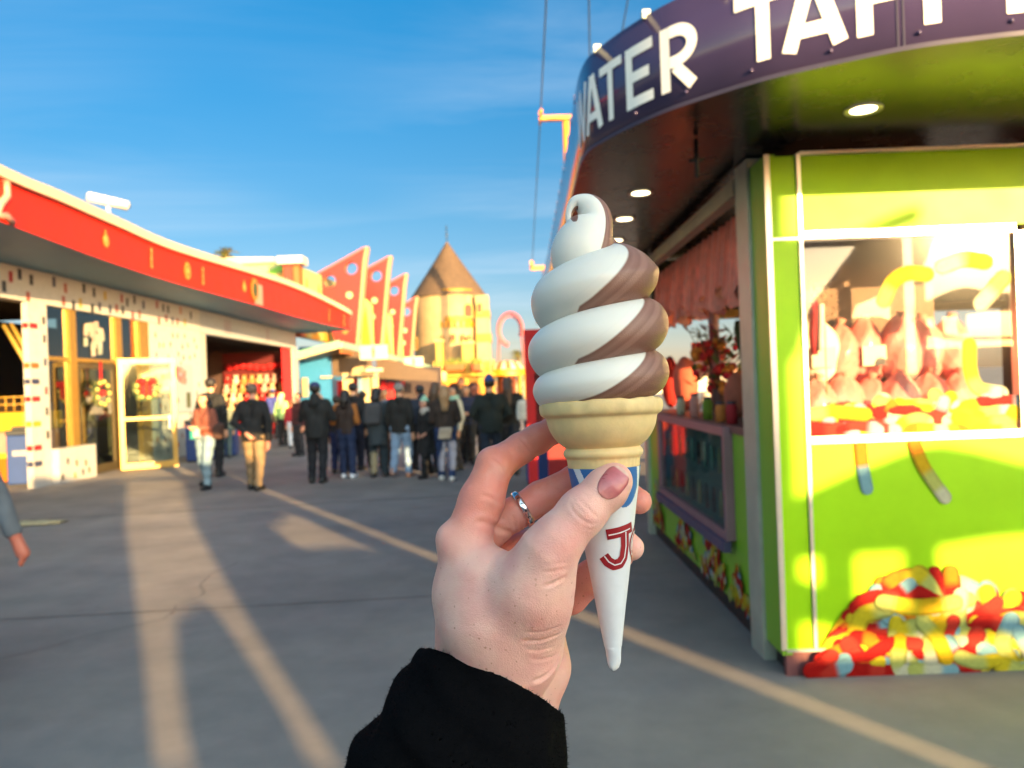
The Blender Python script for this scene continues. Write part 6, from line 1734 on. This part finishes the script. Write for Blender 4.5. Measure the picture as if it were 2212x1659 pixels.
# ------------------------------------------------------------------ the viewer's left hand
def hp(u, v, d): return at(u, v, d)
def rp_(r, d): return r * d / FPX
def ch(P, pts, k=.004): return chain(P, [hp(u, v, d) for u, v, d, r in pts], [rp_(r, d) for u, v, d, r in pts], k)
INDEX = [(1003, 1178, .402, 50), (1040, 1082, .408, 48), (1069, 1006, .414, 39), (1126, 968, .425, 32), (1160, 949, .431, 31.5), (1198, 928, .434, 28), (1246, 905, .4355, 26)]
MIDDLE = [(1020, 1180, .424, 44), (1062, 1140, .424, 40), (1108, 1112, .425, 35), (1168, 1076, .428, 35.5), (1245, 1036, .430, 32), (1312, 1044, .4265, 30), (1352, 1068, .419, 29), (1380, 1083, .4130, 27.5)]
RINGF = [(1045, 1215, .441, 42), (1130, 1185, .441, 36), (1205, 1152, .438, 34), (1290, 1140, .428, 31), (1335, 1160, .420, 29), (1363, 1183, .4140, 28)]
PINKY = [(1078, 1290, .452, 42), (1160, 1308, .447, 42), (1229, 1284, .440, 41), (1280, 1246, .431, 36), (1325, 1212, .422, 30), (1342, 1202, .417, 26)]
THUMB = [(1150, 1270, .376, 78), (1186, 1192, .371, 62), (1208, 1162, .370, 53), (1257, 1107, .3715, 50), (1312, 1054, .3745, 44.5), (1329, 1037, .3758, 37)]
def palm(P):
    k = .010
    d = ch(P, [(1002, 1420, .412, 64), (1003, 1280, .403, 60), (1000, 1185, .402, 50)], k)
    d = smin(d, ch(P, [(1030, 1440, .425, 62), (1018, 1190, .422, 46)], k), k)
    d = smin(d, ch(P, [(1070, 1460, .440, 58), (1045, 1225, .440, 42)], k), k)
    d = smin(d, ch(P, [(1105, 1480, .447, 55), (1078, 1290, .450, 42)], k), k)
    d = smin(d, ch(P, [(1075, 1500, .408, 88), (1110, 1390, .398, 98), (1140, 1305, .386, 86), (1162, 1252, .379, 72)], k), k)
    d = smin(d, ch(P, [(1045, 1340, .393, 84), (1040, 1240, .394, 60)], k), k)
    d = smin(d, ch(P, [(1068, 1430, .396, 88), (1072, 1335, .3905, 80), (1066, 1262, .3915, 56)], k), .012)
    d = smin(d, ch(P, [(1150, 1395, .425, 74), (1160, 1440, .425, 68), (1128, 1540, .428, 72)], .006), .005)
    d = smin(d, ch(P, [(1062, 1490, .418, 105), (1010, 1640, .405, 112), (960, 1760, .39, 118)], k), k)
    return d
def fing(P, pts, k=.003): return ch(P, pts, k)
def handf(P):
    p = palm(P)
    d = smin(p, fing(P, INDEX), .006)
    d = smin(d, ch(P, [(972, 1160, .4015, 28), (978, 1175, .4015, 28)]), .005)
    d = smin(d, ch(P, [(1060, 996, .4135, 26), (1066, 1004, .4135, 28)]), .003)
    d = np.minimum(d, smin(p, fing(P, MIDDLE), .004))
    d = np.minimum(d, smin(p, fing(P, RINGF), .004))
    d = np.minimum(d, smin(p, fing(P, PINKY), .004))
    d = np.minimum(d, smin(p, fing(P, THUMB, .004), .010))
    return d
lo = np.array([hp(900, 1400, .40)[0] - .01, .335, hp(1100, 1700, .40)[2] - .005]); hi = np.array([hp(1420, 1000, .43)[0], .475, hp(1100, 860, .44)[2] + .004])
HV, HQ = nets(handf, lo, hi, .0011, 2)
N0 = grad(handf, HV, .0008)
# creases and folds: points of the reference laid on the skin by marching from the eye
E0 = np.array([0, 0, EYE])
def march(u, v, d0=.33, d1=.47):
    x, z = ray(u, v); dr = np.array([x, 1, z]); dd = np.linspace(d0, d1, 420)
    P = (E0 + dd[:, None] * dr).astype(np.float32); f = handf(P); k = np.argmax(f < 0)
    return P[k] if (f < 0).any() else None
def groove_(pts, dep, wd):
    P = catmull(pts, 6) if len(pts) > 2 else np.linspace(pts[0], pts[1], 10)
    Q_ = [march(*p) for p in P]; Q_ = [q for q in Q_ if q is not None]
    if len(Q_) < 2: return
    global HV
    dist = np.full(len(HV), 9.)
    n_ = len(Q_); tap = np.ones(len(HV))
    for i, (a, b) in enumerate(zip(Q_[:-1], Q_[1:])):
        ba = b - a; t = np.clip(((HV - a) @ ba) / (ba @ ba + 1e-12), 0, 1); dd = np.linalg.norm(HV - a - t[:, None] * ba, axis=1)
        m_ = dd < dist; dist[m_] = dd[m_]; f = (i + t) / (n_ - 1); tap[m_] = np.clip(np.minimum(f, 1 - f)[m_] * 5, 0, 1)
    amt = dep * tap * (np.exp(-(dist / wd) ** 2) - .35 * np.exp(-((dist - 2.2 * wd) / wd) ** 2))
    HV = HV - N0 * amt[:, None]
c2 = lambda x, y: (898.6 + .25 * x, 829.5 + .25 * y)
c3 = lambda x, y: (725.8 + .297 * x, 1175 + .297 * y)
for pts, dp, wd in (([c2(1330, 1000), c2(1350, 1080), c2(1420, 1160), c2(1500, 1210), c2(1565, 1195)], .0007, .0007), ([c2(1395, 990), c2(1450, 1040), c2(1520, 1110), c2(1585, 1165)], .0005, .0006),
                    ([c2(1340, 960), c2(1400, 1080), c2(1470, 1130)], .0004, .0005), ([c2(1420, 1200), c2(1480, 1250), c2(1550, 1250)], .0004, .0006),
                    ([c3(1500, 312), c3(1580, 285), c3(1688, 230)], .0011, .0008), ([c3(1510, 208), c3(1600, 195), c3(1685, 178)], .0006, .0007), ([c3(1540, 150), c3(1690, 130)], .0004, .0006),
                    ([c3(1340, 705), c3(1450, 705), c3(1540, 690), c3(1640, 650)], .0009, .0009), ([c3(1380, 765), c3(1480, 775), c3(1600, 740)], .0006, .0008), ([c3(1360, 640), c3(1500, 640), c3(1650, 590)], .0005, .0008),
                    ([c3(1400, 830), c3(1500, 840), c3(1620, 800)], .0005, .0008), ([c3(1420, 1000), c3(1500, 975), c3(1580, 905), c3(1650, 760)], .0016, .0012),
                    ([c2(890, 450), c2(935, 500), c2(1010, 600)], .0007, .0007), ([c2(640, 640), c2(700, 680), c2(780, 790)], .0009, .0009), ([c2(690, 560), c2(740, 640)], .0003, .0006),
                    ([c2(560, 965), c2(640, 980), c2(740, 1045)], .0010, .0010), ([c2(840, 1130), c2(850, 1200), c2(870, 1290)], .0009, .0008), ([c2(890, 1180), c2(900, 1240), c2(925, 1290)], .0007, .0007), ([c2(925, 1190), c2(950, 1270)], .0005, .0006),
                    ([c2(480, 1190), c2(600, 1200), c2(720, 1250), c2(870, 1310)], .0013, .0014),
                    ([c2(1440, 940), c2(1490, 1000)], .0003, .0005), ([c2(1200, 890), c2(1260, 960)], .0004, .0006)):
    groove_(pts, dp * .72, wd)
for k in range(14):     # fine parallel lines across the thumb base
    yy = 1330 + k * 26; groove_([c2(1390 - k * 6, yy - 40), c2(1300 - k * 2, yy + 20)], .00016, .0005)
# nail fold bed: dent the skin under the nail a little
nails = [((1321, 1046), (1291, 1079), (1349, 1013), 25)]
# skin colour: warmer toward the fingers, pale over the back of the hand, freckles in the material
dep = HV[:, 1]
fi = np.minimum.reduce([fing(HV.astype(np.float32), q) for q in (INDEX, MIDDLE, RINGF, PINKY)])
red = np.clip(1 - fi / .006, 0, 1) * np.clip((HV[:, 2] - hp(1000, 1170, .41)[2]) / .03 + .35, 0, 1)
th_ = np.clip(1 - np.linalg.norm(HV - hp(1325, 1040, .37), axis=1) / .022, 0, 1)
base = np.array(lin(240, 186, 168)); rd = np.array(lin(226, 134, 110)); pk_ = np.array(lin(232, 170, 148))
deep = np.clip((dep - .412) / .02, 0, 1)
mixr = np.clip(np.maximum(red * .9, deep * .9), 0, 1)[:, None]
cols = base * (1 - mixr) + rd * mixr
cols = cols * (1 - .7 * th_[:, None]) + pk_ * .7 * th_[:, None]
HSK = bpy.data.materials.new('freckled_skin'); HSK.use_nodes = True
t_ = HSK.node_tree; b_ = t_.nodes['Principled BSDF']
va = t_.nodes.new('ShaderNodeVertexColor'); va.layer_name = 'Col'; tcn = t_.nodes.new('ShaderNodeTexCoord')
def tn_(scale, det=3, ro=.5):
    n = t_.nodes.new('ShaderNodeTexNoise'); n.inputs['Scale'].default_value = scale; n.inputs['Detail'].default_value = det; n.inputs['Roughness'].default_value = ro
    t_.links.new(tcn.outputs['Object'], n.inputs['Vector']); return n.outputs['Fac']
def mr_(s_, a, b, c, d):
    n = t_.nodes.new('ShaderNodeMapRange'); 
    for i, q in enumerate((a, b, c, d)): n.inputs[i + 1].default_value = q
    t_.links.new(s_, n.inputs[0]); return n.outputs[0]
def mixc(f, a, b, bl='MIX'):
    n = t_.nodes.new('ShaderNodeMix'); n.data_type = 'RGBA'; n.blend_type = bl
    if isinstance(f, float): n.inputs[0].default_value = f
    else: t_.links.new(f, n.inputs[0])
    for k, q in ((6, a), (7, b)):
        if isinstance(q, tuple): n.inputs[k].default_value = (*q, 1)
        else: t_.links.new(q, n.inputs[k])
    return n.outputs[2]
c = mixc(mr_(tn_(60, 3), .42, .70, 0., .55), va.outputs[0], lin(226, 136, 130))
c = mixc(mr_(tn_(120, 3), .5, .75, 0., .25), c, lin(226, 186, 160))
vo = t_.nodes.new('ShaderNodeTexVoronoi'); vo.inputs['Scale'].default_value = 400; vo.inputs['Randomness'].default_value = 1
t_.links.new(tcn.outputs['Object'], vo.inputs['Vector'])
spn = t_.nodes.new('ShaderNodeSeparateColor'); t_.links.new(vo.outputs['Color'], spn.inputs[0])
dsz = t_.nodes.new('ShaderNodeMath'); dsz.operation = 'SUBTRACT'
szr = mr_(spn.outputs[0], .46, 1., .0, .31); t_.links.new(szr, dsz.inputs[0])
wob = t_.nodes.new('ShaderNodeMath'); wob.operation = 'ADD'; wob_n = mr_(tn_(900, 2), .3, .7, -.08, .08); t_.links.new(vo.outputs['Distance'], wob.inputs[0]); t_.links.new(wob_n, wob.inputs[1])
t_.links.new(wob.outputs[0], dsz.inputs[1])
fm = t_.nodes.new('ShaderNodeMath'); fm.operation = 'MULTIPLY'
t_.links.new(mr_(dsz.outputs[0], 0., .10, 0., .7), fm.inputs[0])
sxyz = t_.nodes.new('ShaderNodeSeparateXYZ'); t_.links.new(tcn.outputs['Object'], sxyz.inputs[0])
t_.links.new(mr_(sxyz.outputs['Z'], .045, .005, .2, 1.), fm.inputs[1])
c = mixc(fm.outputs[0], c, lin(188, 116, 90))
t_.links.new(c, b_.inputs['Base Color'])
b_.inputs['Subsurface Weight'].default_value = .35; b_.inputs['Subsurface Radius'].default_value = (1, .32, .16); b_.inputs['Subsurface Scale'].default_value = .0045
t_.links.new(mr_(tn_(300, 3), .3, .7, .42, .6), b_.inputs['Roughness'])
vo2 = t_.nodes.new('ShaderNodeTexVoronoi'); vo2.inputs['Scale'].default_value = 1300; t_.links.new(tcn.outputs['Object'], vo2.inputs['Vector'])
hsum = t_.nodes.new('ShaderNodeMath'); hsum.operation = 'ADD'; t_.links.new(vo2.outputs['Distance'], hsum.inputs[0]); t_.links.new(mr_(tn_(420, 4), 0., 1., 0., 1.6), hsum.inputs[1])
bp = t_.nodes.new('ShaderNodeBump'); bp.inputs['Strength'].default_value = .28; bp.inputs['Distance'].default_value = .0004
t_.links.new(hsum.outputs[0], bp.inputs['Height']); t_.links.new(bp.outputs[0], b_.inputs['Normal'])
hand_o = hp(1000, 1320, .40)
pers = thing('person', 'viewer holding up the cone, freckled left hand in a black fleece sleeve', 'person', tuple(hand_o))
mesh_np('body', HV, HQ, HSK, pers, cols)
# thumbnail
NAIL = mat('thumbnail_keratin', (.36, .115, .115), .28, vary=.2, nscale=130, coat=.25, sss=.2, ssss=.002)
c0 = np.array([1323., 1044.]); axn = np.array([1349 - 1295., 1013 - 1082.]); La = np.linalg.norm(axn); axn /= La; nx_ = np.array([-axn[1], axn[0]])
gv = []; G1, G2 = 22, 18; ok = True; cn = []
for i in range(G1 + 1):
    s_ = -1 + 2 * i / G1
    hw = 27.5 * (max(0, 1 - abs(s_) ** (2.3 if s_ < 0 else 3.4))) ** .5
    for k in range(G2 + 1):
        q_ = -1 + 2 * k / G2
        uvp = c0 + axn * s_ * 38 + nx_ * q_ * hw
        P = march(*uvp, .34, .40)
        if P is None: P = hp(*uvp, .372)
        n_ = grad(handf, P[None], .0008)[0]
        gv.append(P + n_ * (.0006 * min(1, (1 - abs(q_)) * 6 + .15) * (1 if -.97 < s_ < .97 else .1) + .0004 * max(0, s_)))
        cn.append(np.array(lin(206, 128, 120)) * (1 - min(1, max(0, (s_ + .9) / .7))) + np.array(lin(186, 96, 98)) * min(1, max(0, (s_ + .9) / .7)) if s_ < .74 else np.array(lin(222, 180, 160)))
gv = np.array(gv)
gq = [(i * (G2 + 1) + k, i * (G2 + 1) + k + 1, (i + 1) * (G2 + 1) + k + 1, (i + 1) * (G2 + 1) + k) for i in range(G1) for k in range(G2)]
NAIL2 = mat('nail_keratin', rough=.3, attr=True, vary=.16, nscale=160, coat=.2, sss=.2, ssss=.002)
mesh_np('thumbnail', gv, gq, NAIL2, pers, np.array(cn))
# silver ring on the middle finger
rc = hp(1129, 1100, .4255); ax1 = hp(1168, 1076, .428) - hp(1108, 1112, .425); ax1 /= np.linalg.norm(ax1)
e1 = np.cross(ax1, [0, 1., 0]); e1 /= np.linalg.norm(e1); e2 = np.cross(ax1, e1)
rr = rp_(36.5, .4255); m = MB()
prof = [(rr - .0003, -.0016), (rr + .0010, -.0018), (rr + .0014, -.0012), (rr + .0014, .0012), (rr + .0010, .0018), (rr - .0003, .0016), (rr - .0003, -.0016)]
m.lathe(prof, rc, 64, (.75, .75, .76), axes=(e1, e2, ax1))
ring_o = m.build('ring', mat('silver', (.80, .79, .78), .16, 1., vary=.12, nscale=300), pers)
m = MB()
for k in range(16):
    a = k * 2 * math.pi / 16; c = rc + (e1 * math.cos(a) + e2 * math.sin(a)) * (rr + .00148); t1 = -e1 * math.sin(a) + e2 * math.cos(a)
    nrm = (e1 * math.cos(a) + e2 * math.sin(a))
    if k % 2 == 0: pts = [(.00085 * (1 if j_ % 2 == 0 else .42) * math.cos(j_ * math.pi / 5), .00085 * (1 if j_ % 2 == 0 else .42) * math.sin(j_ * math.pi / 5)) for j_ in range(10)]
    else: pts = [(.0007 * math.cos(q), .0007 * math.sin(q)) for q in np.linspace(.6, 5.7, 10)] + [(.0003 + .00045 * math.cos(q), .00045 * math.sin(q)) for q in np.linspace(5.4, .9, 8)]
    m.prism(pts, c, t1, ax1, nrm, .00005, (.03, .03, .035))
m.build('star_engraving', mat('dark_engraving', rough=.5, attr=True, vary=0), ring_o)
# black fleece sleeve
SA = [(1078, 1440, .408, 150), (1040, 1520, .405, 168), (1012, 1620, .395, 196), (985, 1720, .385, 225), (950, 1860, .37, 250)]
aw = hp(1040, 1520, .405) - hp(1078, 1440, .408); aw = -aw / np.linalg.norm(aw)
cc_ = hp(1061, 1476, .408); nrm = aw + .36 * np.array([0, 1., 0]); nrm /= np.linalg.norm(nrm)
def slf(P):
    d = ch(P, SA, .01)
    d = smin(d, ch(P, [(905, 1640, .375, 118), (880, 1730, .37, 140)], .01), .012)
    d = smin(d, ch(P, [(880, 1700, .365, 132), (840, 1800, .36, 150)], .01), .006)
    d = d + .0012 * np.sin(P[..., 0] * 210 + P[..., 2] * 160) * np.sin(P[..., 2] * 240 - P[..., 1] * 130)
    d = d + .0022 * np.sin((P - cc_) @ aw * 190 + P[..., 0] * 60) * np.clip(-((P - cc_) @ aw) / .03, 0, 1)
    pl_ = (P - cc_) @ nrm
    return np.maximum(np.maximum(d, -(d + .0035)), pl_)
slo = np.array([hp(690, 1600, .38)[0] - .01, .30, hp(1000, 1790, .38)[2]]); shi = np.array([hp(1260, 1400, .41)[0], .475, hp(1000, 1340, .41)[2]])
SV, SQ = nets(slf, slo, shi, .0017, 1)
SN = grad(slf, SV, .001)
nb = len(SV); pick = rng.integers(0, nb, 15000)
fd = SN[pick] + rng.normal(0, .55, (len(pick), 3)); fd /= np.linalg.norm(fd, axis=1)[:, None]
sdv = np.cross(fd, rng.normal(0, 1, (len(pick), 3))); sdv /= np.linalg.norm(sdv, axis=1)[:, None]
ln = rng.uniform(.0006, .0022, (len(pick), 1)); base_ = SV[pick]
fv = np.concatenate([base_ - sdv * .00014, base_ + sdv * .00014, base_ + fd * ln]); nf = len(pick)
FQ = [tuple(q) for q in SQ] + [(nb + i, nb + nf + i, nb + 2 * nf + i) for i in range(nf)]
FLE = mat('black_fleece', (.0025, .0025, .003), .95, spec=.05, vary=.2, nscale=200, bump=.5, bscale=900, bdist=.0006)
mesh_np('sleeve', np.vstack([SV, fv]), FQ, FLE, pers)
